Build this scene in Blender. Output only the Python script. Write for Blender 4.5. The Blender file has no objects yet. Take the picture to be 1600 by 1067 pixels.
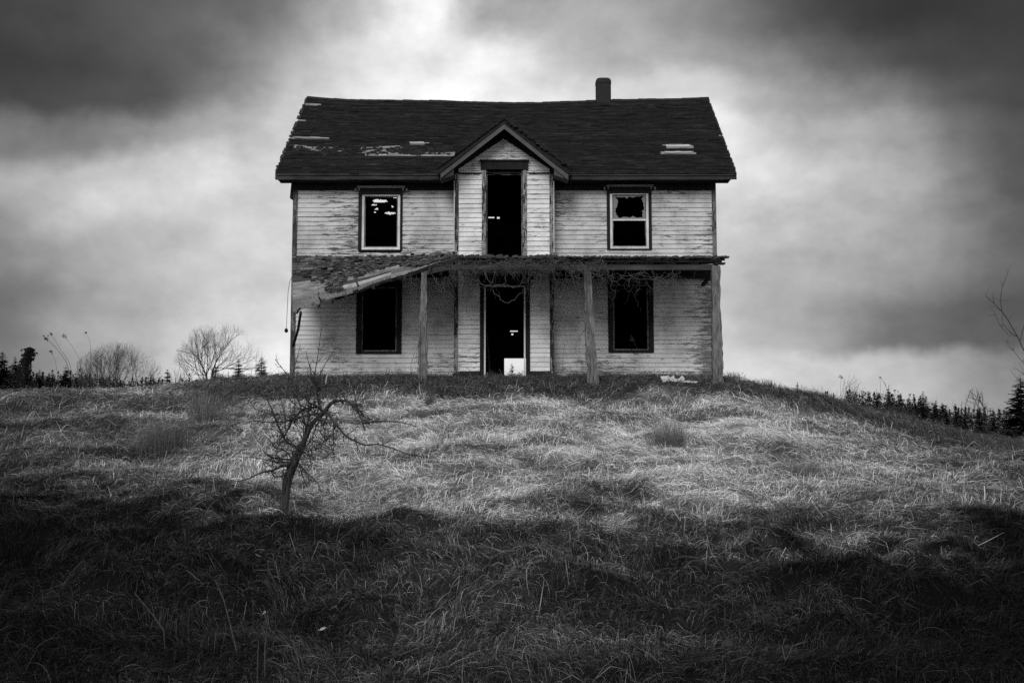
import bpy, math, random
import numpy as np
from mathutils import Vector

R = math.radians
random.seed(7)
rng = np.random.default_rng(11)
scene = bpy.context.scene
col = scene.collection

# ------------------------------------------------------------------ camera
PITCH = math.atan(176.5 / 1800.0)
CAM = Vector((0.0, -26.0, 0.0))
F = 1800.0                                  # focal length in pixels of a 1600 wide frame
cd = bpy.data.cameras.new('camera')
cd.sensor_width = 36.0
cd.lens = 36.0 * F / 1600.0
cd.clip_start = 0.1
cd.clip_end = 6000.0
cam = bpy.data.objects.new('camera', cd)
cam.location = CAM
cam.rotation_euler = (R(90) + PITCH, 0, 0)
col.objects.link(cam)
scene.camera = cam

def ray(px, py):
    u = (px - 800.0) / F
    v = (533.5 - py) / F
    c, s = math.cos(PITCH), math.sin(PITCH)
    return Vector((u, c - v * s, s + v * c))

def at(px, py, Y):
    """real position, on the upright plane at depth Y, of a measured point"""
    d = ray(px, py)
    return CAM + d * ((Y - CAM.y) / d.y)

def AX(px, py, Y=0.0): return at(px, py, Y).x
def AZ(py, Y=0.0, px=800): return at(px, py, Y).z

# ------------------------------------------------------------------ sky
def build_world():
    w = bpy.data.worlds.new('World'); scene.world = w; w.use_nodes = True
    nt = w.node_tree; N = nt.nodes; Lk = nt.links; N.clear()
    def node(t, **k):
        n = N.new(t)
        for a, b in k.items(): setattr(n, a, b)
        return n
    def mth(op, a, b=None, c=None, clamp=False):
        n = node('ShaderNodeMath', operation=op); n.use_clamp = clamp
        for i, v in enumerate((a, b, c)):
            if v is None: continue
            if isinstance(v, (int, float)): n.inputs[i].default_value = v
            else: Lk.new(v, n.inputs[i])
        return n.outputs[0]
    tc = node('ShaderNodeTexCoord')
    sep = node('ShaderNodeSeparateXYZ'); Lk.new(tc.outputs['Generated'], sep.inputs[0])
    ys = mth('MAXIMUM', sep.outputs[1], 0.15)
    u0 = mth('DIVIDE', sep.outputs[0], ys); v0 = mth('DIVIDE', sep.outputs[2], ys)
    # cloud billows pull the banks of cloud about
    def noise(scale, detail, off, rough=0.55, sy=1.0):
        mp = node('ShaderNodeMapping'); mp.inputs['Location'].default_value = off
        mp.inputs['Scale'].default_value = (1, 1, sy)
        Lk.new(tc.outputs['Generated'], mp.inputs[0])
        n = node('ShaderNodeTexNoise'); n.inputs['Scale'].default_value = scale
        n.inputs['Detail'].default_value = detail; n.inputs['Roughness'].default_value = rough
        Lk.new(mp.outputs[0], n.inputs['Vector']); return n.outputs[0]
    n1 = noise(7, 5, (3, 1, 2)); n2 = noise(7, 5, (9, 4, 7)); n3 = noise(5.5, 7, (5, 2, 1), 0.58, 1.7)
    u = mth('ADD', u0, mth('MULTIPLY', mth('SUBTRACT', n1, 0.5), 0.15))
    v = mth('ADD', v0, mth('MULTIPLY', mth('SUBTRACT', n2, 0.5), 0.09))
    def uv(px, py):
        d = ray(px, py); return d.x / d.y, d.z / d.y
    U0, U1 = -0.62, 0.62
    uf = mth('DIVIDE', mth('SUBTRACT', u, U0), U1 - U0, clamp=True)
    rows = [
     (-40, [(0,.25),(200,.36),(400,.45),(500,.60),(570,.88),(600,.99),(690,.99),(720,.82),(760,.68),(900,.62),(1050,.52),(1200,.36),(1350,.22),(1600,.26)]),
     (30, [(0,.25),(200,.37),(400,.46),(480,.58),(560,.82),(600,.99),(690,.99),(720,.80),(760,.70),(850,.70),(1000,.60),(1150,.46),(1300,.27),(1450,.21),(1600,.27)]),
     (95, [(0,.25),(150,.30),(300,.42),(400,.52),(480,.70),(560,.84),(640,.88),(700,.82),(780,.98),(850,.80),(950,.67),(1100,.62),(1250,.44),(1400,.29),(1600,.28)]),
     (150,[(0,.30),(150,.30),(300,.42),(400,.60),(480,.74),(560,.88),(700,.98),(800,1.0),(880,.88),(950,.80),(1080,.80),(1180,.66),(1300,.52),(1450,.38),(1600,.29)]),
     (205,[(0,.50),(120,.48),(220,.55),(350,.66),(450,.76),(700,.95),(1000,.90),(1150,.86),(1250,.69),(1400,.60),(1500,.43),(1600,.31)]),
     (265,[(0,.64),(100,.73),(200,.78),(300,.88),(380,.82),(450,.80),(700,.9),(1150,.90),(1250,.80),(1350,.73),(1450,.60),(1550,.40),(1600,.35)]),
     (335,[(0,.54),(100,.76),(200,.80),(300,.74),(400,.78),(700,.85),(1150,.82),(1250,.78),(1350,.69),(1450,.60),(1550,.46),(1600,.38)]),
     (405,[(0,.50),(100,.63),(250,.70),(400,.77),(700,.8),(1150,.74),(1300,.66),(1450,.57),(1550,.46),(1600,.40)]),
     (480,[(0,.43),(100,.56),(250,.66),(400,.80),(700,.82),(1150,.69),(1250,.61),(1350,.54),(1450,.43),(1550,.35),(1600,.34)]),
     (530,[(0,.45),(100,.58),(250,.70),(420,.84),(700,.88),(1150,.69),(1250,.64),(1350,.52),(1450,.40),(1550,.36),(1600,.36)]),
     (562,[(0,.47),(150,.60),(300,.74),(420,.86),(700,.92),(1150,.72),(1250,.76),(1350,.76),(1450,.62),(1550,.52),(1600,.48)]),
     (640,[(0,.42),(300,.70),(420,.86),(700,.96),(1150,.78),(1300,.76),(1450,.68),(1600,.50)]),
    ]
    def blur(pts, px):
        xs = [p[0] for p in pts]; vs = [p[1] for p in pts]
        return float(np.interp(px, xs, vs))
    prev = None
    grow = 2.2; EXPK = 1.06 / 2 ** EXPO
    for py, pts in rows:
        cr = node('ShaderNodeValToRGB'); cr.color_ramp.interpolation = 'B_SPLINE'
        e = cr.color_ramp.elements
        xs = sorted(set([p[0] for p in pts]))
        stops = []
        for px in xs:
            uu, vv = uv(px, py); stops.append(((uu - U0) / (U1 - U0), min(1.0, (blur(pts, px) - .05 * (blur(pts, px) < .5)) ** grow * EXPK)))
        e[0].position = stops[0][0]; e[0].color = (stops[0][1],) * 3 + (1,)
        e[1].position = stops[-1][0]; e[1].color = (stops[-1][1],) * 3 + (1,)
        for p, s in stops[1:-1]:
            k = e.new(p); k.color = (s, s, s, 1)
        Lk.new(uf, cr.inputs[0])
        vv = uv(800, py)[1]
        if prev is None:
            cur = cr.outputs[0]
        else:
            mr = node('ShaderNodeMapRange'); mr.interpolation_type = 'SMOOTHSTEP'
            mr.inputs['From Min'].default_value = prev[1]; mr.inputs['From Max'].default_value = vv
            Lk.new(v, mr.inputs['Value'])
            mx = node('ShaderNodeMix', data_type='RGBA')
            Lk.new(mr.outputs[0], mx.inputs[0]); Lk.new(prev[0], mx.inputs[6]); Lk.new(cr.outputs[0], mx.inputs[7])
            cur = mx.outputs[2]
        prev = (cur, vv)
    # the rest of the sky dome: even overcast
    rest = mth('MULTIPLY_ADD', n3, 0.5, SKY_REST - 0.25)
    fr = node('ShaderNodeMapRange'); fr.interpolation_type = 'SMOOTHSTEP'
    fr.inputs['From Min'].default_value = 0.45; fr.inputs['From Max'].default_value = 0.8
    Lk.new(sep.outputs[1], fr.inputs['Value'])
    up = node('ShaderNodeMapRange'); up.interpolation_type = 'SMOOTHSTEP'
    up.inputs['From Min'].default_value = 0.62; up.inputs['From Max'].default_value = 0.45
    Lk.new(sep.outputs[2], up.inputs['Value'])
    inside = mth('MULTIPLY', fr.outputs[0], up.outputs[0])
    rc = node('ShaderNodeCombineColor')
    for i in range(3): Lk.new(rest, rc.inputs[i])
    mx = node('ShaderNodeMix', data_type='RGBA')
    Lk.new(inside, mx.inputs[0]); Lk.new(rc.outputs[0], mx.inputs[6]); Lk.new(prev[0], mx.inputs[7])
    # wispy texture of the cloud base
    n4 = noise(15, 6, (1, 7, 3), 0.6, 1.5)
    tex = mth('ADD', mth('MULTIPLY_ADD', n3, 0.95, 0.43), mth('MULTIPLY_ADD', n4, 0.75, -0.32))
    mu = node('ShaderNodeMix', data_type='RGBA', blend_type='MULTIPLY'); mu.inputs[0].default_value = 1
    tcx = node('ShaderNodeCombineColor')
    for i in range(3): Lk.new(tex, tcx.inputs[i])
    Lk.new(mx.outputs[2], mu.inputs[6]); Lk.new(tcx.outputs[0], mu.inputs[7])
    # the clear sky above the cloud, seen in black and white
    sky = node('ShaderNodeTexSky', sky_type='NISHITA'); sky.sun_disc = False
    sky.sun_elevation = SUN_EL; sky.sun_rotation = SUN_ROT
    bw = node('ShaderNodeRGBToBW'); Lk.new(sky.outputs[0], bw.inputs[0])
    b1 = node('ShaderNodeBackground'); b1.inputs[1].default_value = 0.05
    sm = mth('MULTIPLY', bw.outputs[0], 0.06)
    Lk.new(sm, b1.inputs[0])
    b2 = node('ShaderNodeBackground'); b2.inputs[1].default_value = 1.0
    Lk.new(mu.outputs[2], b2.inputs[0])
    ad = node('ShaderNodeAddShader'); Lk.new(b1.outputs[0], ad.inputs[0]); Lk.new(b2.outputs[0], ad.inputs[1])
    out = node('ShaderNodeOutputWorld'); Lk.new(ad.outputs[0], out.inputs[0])
    w.cycles.sampling_method = 'MANUAL'; w.cycles.sample_map_resolution = 512

EXPO = 0.6
SKY_REST = 0.43
SUN_EL = R(34)
SUN_AZ = R(-16)                 # from behind the camera, to its left
SUN_ROT = math.pi + SUN_AZ * -1
build_world()
sl = bpy.data.lights.new('sun', 'SUN'); sl.energy = 1.35; sl.angle = R(28); sl.color = (1, 1, 1)
so = bpy.data.objects.new('sun', sl); col.objects.link(so)
sd = Vector((math.sin(SUN_AZ) * math.cos(SUN_EL), -math.cos(SUN_AZ) * math.cos(SUN_EL), math.sin(SUN_EL)))
so.rotation_euler = sd.to_track_quat('Z', 'Y').to_euler(); so.location = sd * 40
scene.view_settings.view_transform = 'Standard'; scene.view_settings.look = 'None'
scene.view_settings.exposure = EXPO; scene.view_settings.gamma = 1.0
scene.cycles.use_denoising = False
scene.cycles.max_bounces = 6; scene.cycles.diffuse_bounces = 3; scene.cycles.transparent_max_bounces = 6

# ------------------------------------------------------------------ helpers
def tag(o, label=None, cat=None, group=None, kind=None):
    if label: o['label'] = label
    if cat: o['category'] = cat
    if group: o['group'] = group
    if kind: o['kind'] = kind
    return o

def empty(name, loc, label, cat, group=None):
    o = bpy.data.objects.new(name, None); o.empty_display_size = 0.3
    o.location = loc; col.objects.link(o)
    return tag(o, label, cat, group)

def wloc(o):
    v = Vector((0, 0, 0))
    while o is not None:
        v += Vector(o.location); o = o.parent
    return v

class MB:
    def __init__(s): s.v = []; s.f = []; s.m = []
    def quad(s, a, b, c, d, mi=0):
        n = len(s.v); s.v += [tuple(a), tuple(b), tuple(c), tuple(d)]; s.f.append((n, n+1, n+2, n+3)); s.m.append(mi)
    def poly(s, pts, mi=0):
        n = len(s.v); s.v += [tuple(p) for p in pts]; s.f.append(tuple(range(n, n + len(pts)))); s.m.append(mi)
    def hexa(s, p, mi=0):          # p: 4 bottom, 4 top, both counter-clockwise from above
        n = len(s.v); s.v += [tuple(q) for q in p]
        for f in ((3,2,1,0),(4,5,6,7),(0,1,5,4),(1,2,6,5),(2,3,7,6),(3,0,4,7)):
            s.f.append(tuple(n + i for i in f)); s.m.append(mi)
    def box(s, x0, x1, y0, y1, z0, z1, mi=0):
        s.hexa([(x0,y0,z0),(x1,y0,z0),(x1,y1,z0),(x0,y1,z0),(x0,y0,z1),(x1,y0,z1),(x1,y1,z1),(x0,y1,z1)], mi)
    def beam(s, a, b, w, h, up=Vector((0,0,1)), mi=0):   # bar from a to b
        a = Vector(a); b = Vector(b); d = (b - a).normalized()
        sx = d.cross(up)
        if sx.length < 1e-4: sx = d.cross(Vector((0, 1, 0)))
        sx.normalize(); sz = sx.cross(d).normalized()
        sx *= w / 2; sz *= h / 2
        s.hexa([a - sx - sz, a + sx - sz, b + sx - sz, b - sx - sz, a - sx + sz, a + sx + sz, b + sx + sz, b - sx + sz], mi)
    def tube(s, pts, rad, n=5, mi=0, cap=True):
        pts = [Vector(p) for p in pts]
        if len(pts) < 2: return
        base = len(s.v); k = len(pts)
        ref = Vector((0.31, 0.83, 0.46))
        for i, p in enumerate(pts):
            t = (pts[min(i+1, k-1)] - pts[max(i-1, 0)])
            if t.length < 1e-7: t = Vector((0, 0, 1))
            t.normalize()
            a = t.cross(ref)
            if a.length < 0.05: a = t.cross(Vector((1, 0, 0)))
            a.normalize(); b = t.cross(a)
            r = rad[i] if hasattr(rad, '__len__') else rad
            for j in range(n):
                th = 2 * math.pi * j / n
                s.v.append(tuple(p + (a * math.cos(th) + b * math.sin(th)) * r))
        for i in range(k - 1):
            for j in range(n):
                j2 = (j + 1) % n
                s.f.append((base + i*n + j, base + i*n + j2, base + (i+1)*n + j2, base + (i+1)*n + j)); s.m.append(mi)
        if cap:
            s.f.append(tuple(base + j for j in reversed(range(n)))); s.m.append(mi)
            s.f.append(tuple(base + (k-1)*n + j for j in range(n))); s.m.append(mi)
    def build(s, name, mat, parent=None, smooth=False, bevel=0):
        me = bpy.data.meshes.new(name)
        off = wloc(parent) if parent is not None else Vector((0, 0, 0))
        vv = [(x - off.x, y - off.y, z - off.z) for x, y, z in s.v]
        me.from_pydata(vv, [], s.f)
        for m in (mat if isinstance(mat, (list, tuple)) else [mat]): me.materials.append(m)
        me.polygons.foreach_set('material_index', s.m)
        if smooth: me.polygons.foreach_set('use_smooth', [True] * len(s.f))
        me.update()
        o = bpy.data.objects.new(name, me); col.objects.link(o)
        if parent is not None: o.parent = parent
        if bevel:
            b = o.modifiers.new('bevel', 'BEVEL'); b.width = bevel; b.segments = 2; b.limit_method = 'ANGLE'
        return o

def rebase(o, loc):
    """move a single-mesh thing's origin to its base"""
    loc = Vector(loc)
    for v in o.data.vertices: v.co -= loc
    o.location = loc
    return o

# value noise
_tab = rng.random((256, 256))
def vnoise(x, y, s=1.0, o=0.0):
    x = np.asarray(x, float) / s + o; y = np.asarray(y, float) / s + o * 1.7
    xi = np.floor(x).astype(int); yi = np.floor(y).astype(int); fx = x - xi; fy = y - yi
    fx = fx*fx*(3-2*fx); fy = fy*fy*(3-2*fy)
    g = lambda a, b: _tab[a & 255, b & 255]
    return (g(xi, yi)*(1-fx)*(1-fy) + g(xi+1, yi)*fx*(1-fy) + g(xi, yi+1)*(1-fx)*fy + g(xi+1, yi+1)*fx*fy) * 2 - 1

# ------------------------------------------------------------------ materials
def mat(name):
    m = bpy.data.materials.new(name); m.use_nodes = True
    nt = m.node_tree; b = nt.nodes['Principled BSDF']
    return m, nt, b
def g3(v): return (v, v, v, 1)

def mnode(nt, t, **k):
    n = nt.nodes.new(t)
    for a, b in k.items(): setattr(n, a, b)
    return n
def mmath(nt, op, a, b=None, c=None, clamp=False):
    n = mnode(nt, 'ShaderNodeMath', operation=op); n.use_clamp = clamp
    for i, v in enumerate((a, b, c)):
        if v is None: continue
        if isinstance(v, (int, float)): n.inputs[i].default_value = v
        else: nt.links.new(v, n.inputs[i])
    return n.outputs[0]
def mnoise(nt, scale, sc=(1, 1, 1), detail=5, rough=0.6, loc=(0, 0, 0)):
    tc = mnode(nt, 'ShaderNodeTexCoord'); mp = mnode(nt, 'ShaderNodeMapping')
    mp.inputs['Scale'].default_value = sc; mp.inputs['Location'].default_value = loc
    nt.links.new(tc.outputs['Object'], mp.inputs[0])
    n = mnode(nt, 'ShaderNodeTexNoise'); n.inputs['Scale'].default_value = scale
    n.inputs['Detail'].default_value = detail; n.inputs['Roughness'].default_value = rough
    nt.links.new(mp.outputs[0], n.inputs['Vector'])
    return n.outputs[0]
def mramp(nt, val, stops):
    cr = mnode(nt, 'ShaderNodeValToRGB'); e = cr.color_ramp.elements
    e[0].position = stops[0][0]; e[0].color = g3(stops[0][1]); e[1].position = stops[-1][0]; e[1].color = g3(stops[-1][1])
    for p, v in stops[1:-1]:
        k = e.new(p); k.color = g3(v)
    nt.links.new(val, cr.inputs[0]); return cr.outputs[0]
def mmix(nt, f, a, b, blend='MIX'):
    n = mnode(nt, 'ShaderNodeMix', data_type='RGBA', blend_type=blend)
    for i, v in ((0, f), (6, a), (7, b)):
        if isinstance(v, (int, float)): n.inputs[i].default_value = v if i == 0 else g3(v)
        else: nt.links.new(v, n.inputs[i])
    return n.outputs[2]
def mbump(nt, b, h, strength, dist=0.01):
    bn = mnode(nt, 'ShaderNodeBump'); bn.inputs['Strength'].default_value = strength; bn.inputs['Distance'].default_value = dist
    nt.links.new(h, bn.inputs['Height']); nt.links.new(bn.outputs[0], b.inputs['Normal'])

def wood_mat(name, lo, hi, sc=(2, 2, 0.25), scale=9, rough=0.85, bump=0.5):
    """weathered wood with the grain along the small axis of sc"""
    m, nt, b = mat(name)
    n = mnoise(nt, scale, sc, 8, 0.65); n2 = mnoise(nt, 1.3, (1, 1, 1), 4)
    c = mramp(nt, n, [(0.3, lo), (0.7, hi)])
    c = mmix(nt, 0.8, c, mramp(nt, n2, [(0.3, 0.55), (0.7, 1.0)]), 'MULTIPLY')
    nt.links.new(c, b.inputs['Base Color']); b.inputs['Roughness'].default_value = rough
    b.inputs['Specular IOR Level'].default_value = 0.2
    mbump(nt, b, n, bump, 0.006); return m

def paint_mat(name, paint, bare, amount, sc=(0.22, 1, 1.6), edge=0.04, worn=None):
    """old paint flaking off along the boards; bare grey wood shows where it is gone"""
    m, nt, b = mat(name)
    big = mnoise(nt, 0.75, (0.8, 1, 1.3), 3, 0.5, (3, 1, 5))
    fine = mnoise(nt, 16, sc, 8, 0.72)
    fleck = mnoise(nt, 60, (0.3, 1, 1), 4, 0.7, (7, 2, 1))
    thr = mmath(nt, 'MULTIPLY_ADD', big, 0.55, amount - 0.275)
    if worn:        # flaked worst at the exposed end and along the foot of the wall (x from, x to, z to, z from)
        tc = mnode(nt, 'ShaderNodeTexCoord'); sp = mnode(nt, 'ShaderNodeSeparateXYZ'); nt.links.new(tc.outputs['Object'], sp.inputs[0])
        for k, (a, b_, amt) in ((0, (worn[0], worn[1], .22)), (2, (worn[2], worn[3], .13))):
            mr = mnode(nt, 'ShaderNodeMapRange'); mr.inputs['From Min'].default_value = a; mr.inputs['From Max'].default_value = b_
            nt.links.new(sp.outputs[k], mr.inputs['Value']); thr = mmath(nt, 'ADD', thr, mmath(nt, 'MULTIPLY', mr.outputs[0], amt))
    d = mmath(nt, 'SUBTRACT', mmath(nt, 'MULTIPLY_ADD', fleck, 0.16, fine), mmath(nt, 'ADD', thr, 0.08))
    mask = mmath(nt, 'MULTIPLY_ADD', d, 1.0 / edge, 0.5, clamp=True)
    wood = mramp(nt, mnoise(nt, 22, (0.15, 1, 1.4), 6, 0.7), [(0.3, bare * 0.5), (0.7, bare * 1.35)])
    pt = mramp(nt, mnoise(nt, 3.0, (0.5, 1, 1.6), 6, 0.6, (1, 9, 2)), [(0.3, paint * 0.76), (0.65, paint)])
    grime = mramp(nt, mnoise(nt, 1.7, (1.0, 1, 0.7), 7, 0.65, (6, 3, 8)), [(0.34, 0.55), (0.56, 1.0)])
    c = mmix(nt, 0.9, mmix(nt, mask, wood, pt), grime, 'MULTIPLY')
    nt.links.new(c, b.inputs['Base Color']); b.inputs['Roughness'].default_value = 0.75
    b.inputs['Specular IOR Level'].default_value = 0.25
    mbump(nt, b, mask, 0.35, 0.003); return m

M = {}
M['clap'] = paint_mat('flaking_white_clapboard', 0.56, 0.12, 0.42)
M['clap_bay'] = paint_mat('flaking_white_bay_clapboard', 0.76, 0.22, 0.385)
M['clap_low'] = paint_mat('grey_porch_clapboard', 0.64, 0.2, 0.345, worn=(4.05, 4.75, .75, .05))
M['clap_edge'] = wood_mat('dark_board_edge', 0.02, 0.06)
M['trim_dark'] = wood_mat('dark_painted_trim', 0.008, 0.022, (1, 1, 0.4), 8)
M['trim_peel'] = paint_mat('peeling_dark_trim', 0.02, 0.26, 0.50, sc=(1.6, 1, 0.3))
M['corner'] = paint_mat('worn_corner_board', 0.04, 0.16, 0.50, sc=(1.6, 1, 0.25))
M['fascia'] = wood_mat('grey_fascia', 0.02, 0.06, (0.2, 1, 1), 12)
M['barge'] = wood_mat('grey_bargeboard', 0.07, 0.11, (0.4, 1, 0.4), 10)
M['sash'] = paint_mat('white_sash_paint', 0.68, 0.3, 0.24, sc=(1, 1, 1))
M['post'] = wood_mat('weathered_post', 0.03, 0.27, (3, 3, 0.45), 10, bump=0.9)
M['beam'] = wood_mat('weathered_beam', 0.02, 0.085, (0.2, 1, 2), 9)
M['bare'] = wood_mat('bare_grey_board', 0.07, 0.36, (0.18, 1, 2.2), 9, bump=0.8)
M['bright'] = wood_mat('pale_bare_lath', 0.26, 0.5, (0.3, 1, 2), 10)
M['inside'] = wood_mat('dark_interior', 0.02, 0.07)
M['twig'] = wood_mat('dead_twig', 0.03, 0.09, (1, 1, 1), 20)
M['crown'] = wood_mat('grey_window_crown', 0.22, 0.36)
M['vine'] = wood_mat('dry_vine', 0.04, 0.14, (1, 1, 1), 14)
M['bark'] = wood_mat('rough_bark', 0.008, 0.07, (5, 5, 0.8), 9, bump=1.0)
M['pale_twig'] = wood_mat('bleached_stalk', 0.3, 0.5, (1, 1, 1), 14)
M['far_twig'] = wood_mat('far_bare_twigs', 0.03, 0.06, (1, 1, 1), 3)
M['leaf'] = wood_mat('pale_dead_leaf', 0.2, 0.4, (1, 1, 1), 30)

def shingle_mat(name, lo, hi, pale):
    m, nt, b = mat(name)
    n = mnoise(nt, 6, (0.35, 1, 2.5), 8, 0.7)
    s = mnoise(nt, 15, (0.12, 1, 3), 6, 0.75, (4, 4, 4))
    c = mramp(nt, n, [(0.3, lo), (0.7, hi)])
    k = mmath(nt, 'MULTIPLY_ADD', s, 9.0, -5.1, clamp=True)
    at_ = mnode(nt, 'ShaderNodeAttribute'); at_.attribute_name = 'tone'
    c = mmix(nt, k, c, pale)
    c = mmix(nt, 1.0, c, at_.outputs['Color'], 'MULTIPLY')
    nt.links.new(c, b.inputs['Base Color']); b.inputs['Roughness'].default_value = 0.95
    b.inputs['Specular IOR Level'].default_value = 0.1
    mbump(nt, b, n, 0.6, 0.01); return m
M['shingle'] = shingle_mat('dark_roof_shingle', 0.005, 0.020, 0.06)
M['porch_shingle'] = shingle_mat('worn_porch_shingle', 0.03, 0.10, 0.2)

m, nt, b = mat('sky_grey_glass'); M['glass'] = m
b.inputs['Base Color'].default_value = g3(0.16); b.inputs['Roughness'].default_value = 0.25  # grey base stands in for the sky's reflection on the panes

m, nt, b = mat('sooty_brick'); M['brick'] = m
bt = mnode(nt, 'ShaderNodeTexBrick'); bt.inputs['Scale'].default_value = 4.5
bt.inputs['Color1'].default_value = g3(0.006); bt.inputs['Color2'].default_value = g3(0.012); bt.inputs['Mortar'].default_value = g3(0.03)
bt.inputs['Mortar Size'].default_value = 0.02
tc = mnode(nt, 'ShaderNodeTexCoord'); mp = mnode(nt, 'ShaderNodeMapping'); mp.inputs['Rotation'].default_value = (R(90), 0, 0)
nt.links.new(tc.outputs['Object'], mp.inputs[0]); nt.links.new(mp.outputs[0], bt.inputs['Vector'])
nt.links.new(bt.outputs[0], b.inputs['Base Color']); b.inputs['Roughness'].default_value = 0.95

def tone_mat(name, transl=0.25, rough=0.6, spec=0.12):
    m, nt, b = mat(name)
    a = mnode(nt, 'ShaderNodeAttribute'); a.attribute_name = 'tone'
    nt.links.new(a.outputs['Color'], b.inputs['Base Color'])
    b.inputs['Roughness'].default_value = rough; b.inputs['Specular IOR Level'].default_value = spec
    if transl:
        t = mnode(nt, 'ShaderNodeBsdfTranslucent'); nt.links.new(a.outputs['Color'], t.inputs[0])
        mx = mnode(nt, 'ShaderNodeMixShader'); mx.inputs[0].default_value = transl
        nt.links.new(b.outputs[0], mx.inputs[1]); nt.links.new(t.outputs[0], mx.inputs[2])
        nt.links.new(mx.outputs[0], nt.nodes['Material Output'].inputs[0])
    return m
M['grass'] = tone_mat('dry_grass_blades', 0.25)
M['needles'] = tone_mat('spruce_needles', 0.0, 0.9)
M['soil'] = tone_mat('matted_ground', 0.0, 1.0, 0.0)

def set_tone(me, vals):
    a = me.attributes.new('tone', 'FLOAT_COLOR', 'POINT')
    c = np.ones((len(vals), 4), np.float32); c[:, :3] = np.asarray(vals)[:, None]
    a.data.foreach_set('color', c.ravel())

# ------------------------------------------------------------------ ground
def smooth01(t): t = np.clip(t, 0, 1); return t*t*(3-2*t)
_pd = np.array([-60, 5, 8.0, 9.3, 10.6, 12.0, 12.9, 14.2, 18.5, 22, 23.1, 23.8, 24.3, 25.2, 26, 200])
_pz = np.array([-1.72, -1.70, -1.52, -1.38, -1.12, -0.84, -0.70, -0.53, 0.25, 0.84, 1.08, 1.45, 1.575, 1.65, 1.70, 1.70])
def crest_shift(x): return 0.6 * vnoise(x, x*0 + 3.3, 2.6) + 0.25 * vnoise(x, x*0 + 8.1, 0.9) + np.interp(x, [-7, -3, 0, 2.5, 6], [0.2, 0.1, -0.1, -0.8, -0.5])
def T(x, y, bumps=True):
    x = np.asarray(x, float); y = np.asarray(y, float)
    d = y + 26.0
    near = smooth01((d - 6) / 3) * smooth01((18 - d) / 4)
    de = d - crest_shift(x) * near
    z = np.interp(de, _pd, _pz)
    drop = np.interp(x, [-400, -40, -11.5, -6.2, -5.3, 4.6, 7.2, 9.0, 11.5, 16, 40, 400], [0.5, 0.5, 0.36, 0.12, 0.0, 0.0, 0.60, 1.06, 1.42, 1.85, 2.6, 2.8])
    z = z - drop * smooth01((d - 13) / 12)
    back = np.maximum(d - 27, 0)
    slope = np.interp(x, [-20, -8, 0, 10], [0.030, 0.028, 0.02, 0.010])
    z = z + np.minimum(back, 75) * slope - np.maximum(back - 120, 0) * 0.01
    if bumps:
        w = smooth01((np.abs(x + 0.15) - 5.1) / 0.8)
        w = np.maximum(w, smooth01((25.0 - d) / 1.2))
        amp = np.interp(d, [0, 8, 13, 16, 24, 30, 60], [0.5, 0.9, 1.0, 1.4, 0.7, 0.5, 1.0])
        z = z + w * amp * (0.11 * vnoise(x, y, 1.7, 3.1) + 0.10 * vnoise(x*0.7, y, 0.62, 9.4) + 0.035 * vnoise(x, y, 0.27, 1.9))
        z = z + smooth01((12.8 - de) / 0.9) * smooth01((de - 8.4) / 1.5) * (0.17 * vnoise(x, y*0.6, 0.55, 5.5) + .07 * vnoise(x, y, .22, 2.5))
    return z

def meadow_mask(x, y):
    """1 on the bleached meadow, 0 on the darker bank grass, vignette in its tone"""
    d = y + 26.0
    return smooth01((d - crest_shift(x) - np.interp(x, [-7, -3.5, -1.5, 0, 2, 6], [1.1, 0.9, .3, -.2, -.9, -.6]) - 12.75 + 1.1 * vnoise(x, y*1.3, 0.4, 2.2) + 0.9 * vnoise(x, y, 1.3, 6.2) + .8 * vnoise(x, y, .16, 3.9) + 1.0 * vnoise(x, y, 2.4, 13.9)) / 3.8 + .2)
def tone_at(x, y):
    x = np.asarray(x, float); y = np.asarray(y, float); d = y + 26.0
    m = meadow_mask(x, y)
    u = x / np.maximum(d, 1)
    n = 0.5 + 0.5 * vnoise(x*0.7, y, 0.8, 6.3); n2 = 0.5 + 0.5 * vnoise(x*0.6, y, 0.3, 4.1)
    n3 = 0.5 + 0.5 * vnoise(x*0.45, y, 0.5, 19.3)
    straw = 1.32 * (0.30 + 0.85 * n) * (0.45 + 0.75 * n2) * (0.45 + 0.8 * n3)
    # vignette put into the straw tone: darker toward both sides, palest before the house
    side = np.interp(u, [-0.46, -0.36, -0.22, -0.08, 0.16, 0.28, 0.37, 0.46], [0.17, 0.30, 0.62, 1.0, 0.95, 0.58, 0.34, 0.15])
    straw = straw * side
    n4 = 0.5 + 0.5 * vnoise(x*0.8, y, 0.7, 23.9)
    dark = (0.022 + 0.19 * n * n2 * n4 + 0.035 * n4) * np.interp(d, [7, 9.5, 10.6, 12], [0.8, 1.2, 1.0, 0.85]) * np.interp(u, [-0.42, -0.25, -0.05, 0.12, 0.3, 0.42], [0.14, 0.45, 1.0, 1.0, 0.42, 0.13])  # darker bank grass, with the vignette toward the view's sides in its tone
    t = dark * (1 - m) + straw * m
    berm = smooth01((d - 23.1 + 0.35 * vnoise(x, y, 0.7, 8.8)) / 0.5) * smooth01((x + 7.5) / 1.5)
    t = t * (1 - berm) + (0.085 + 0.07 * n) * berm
    return t

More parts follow.
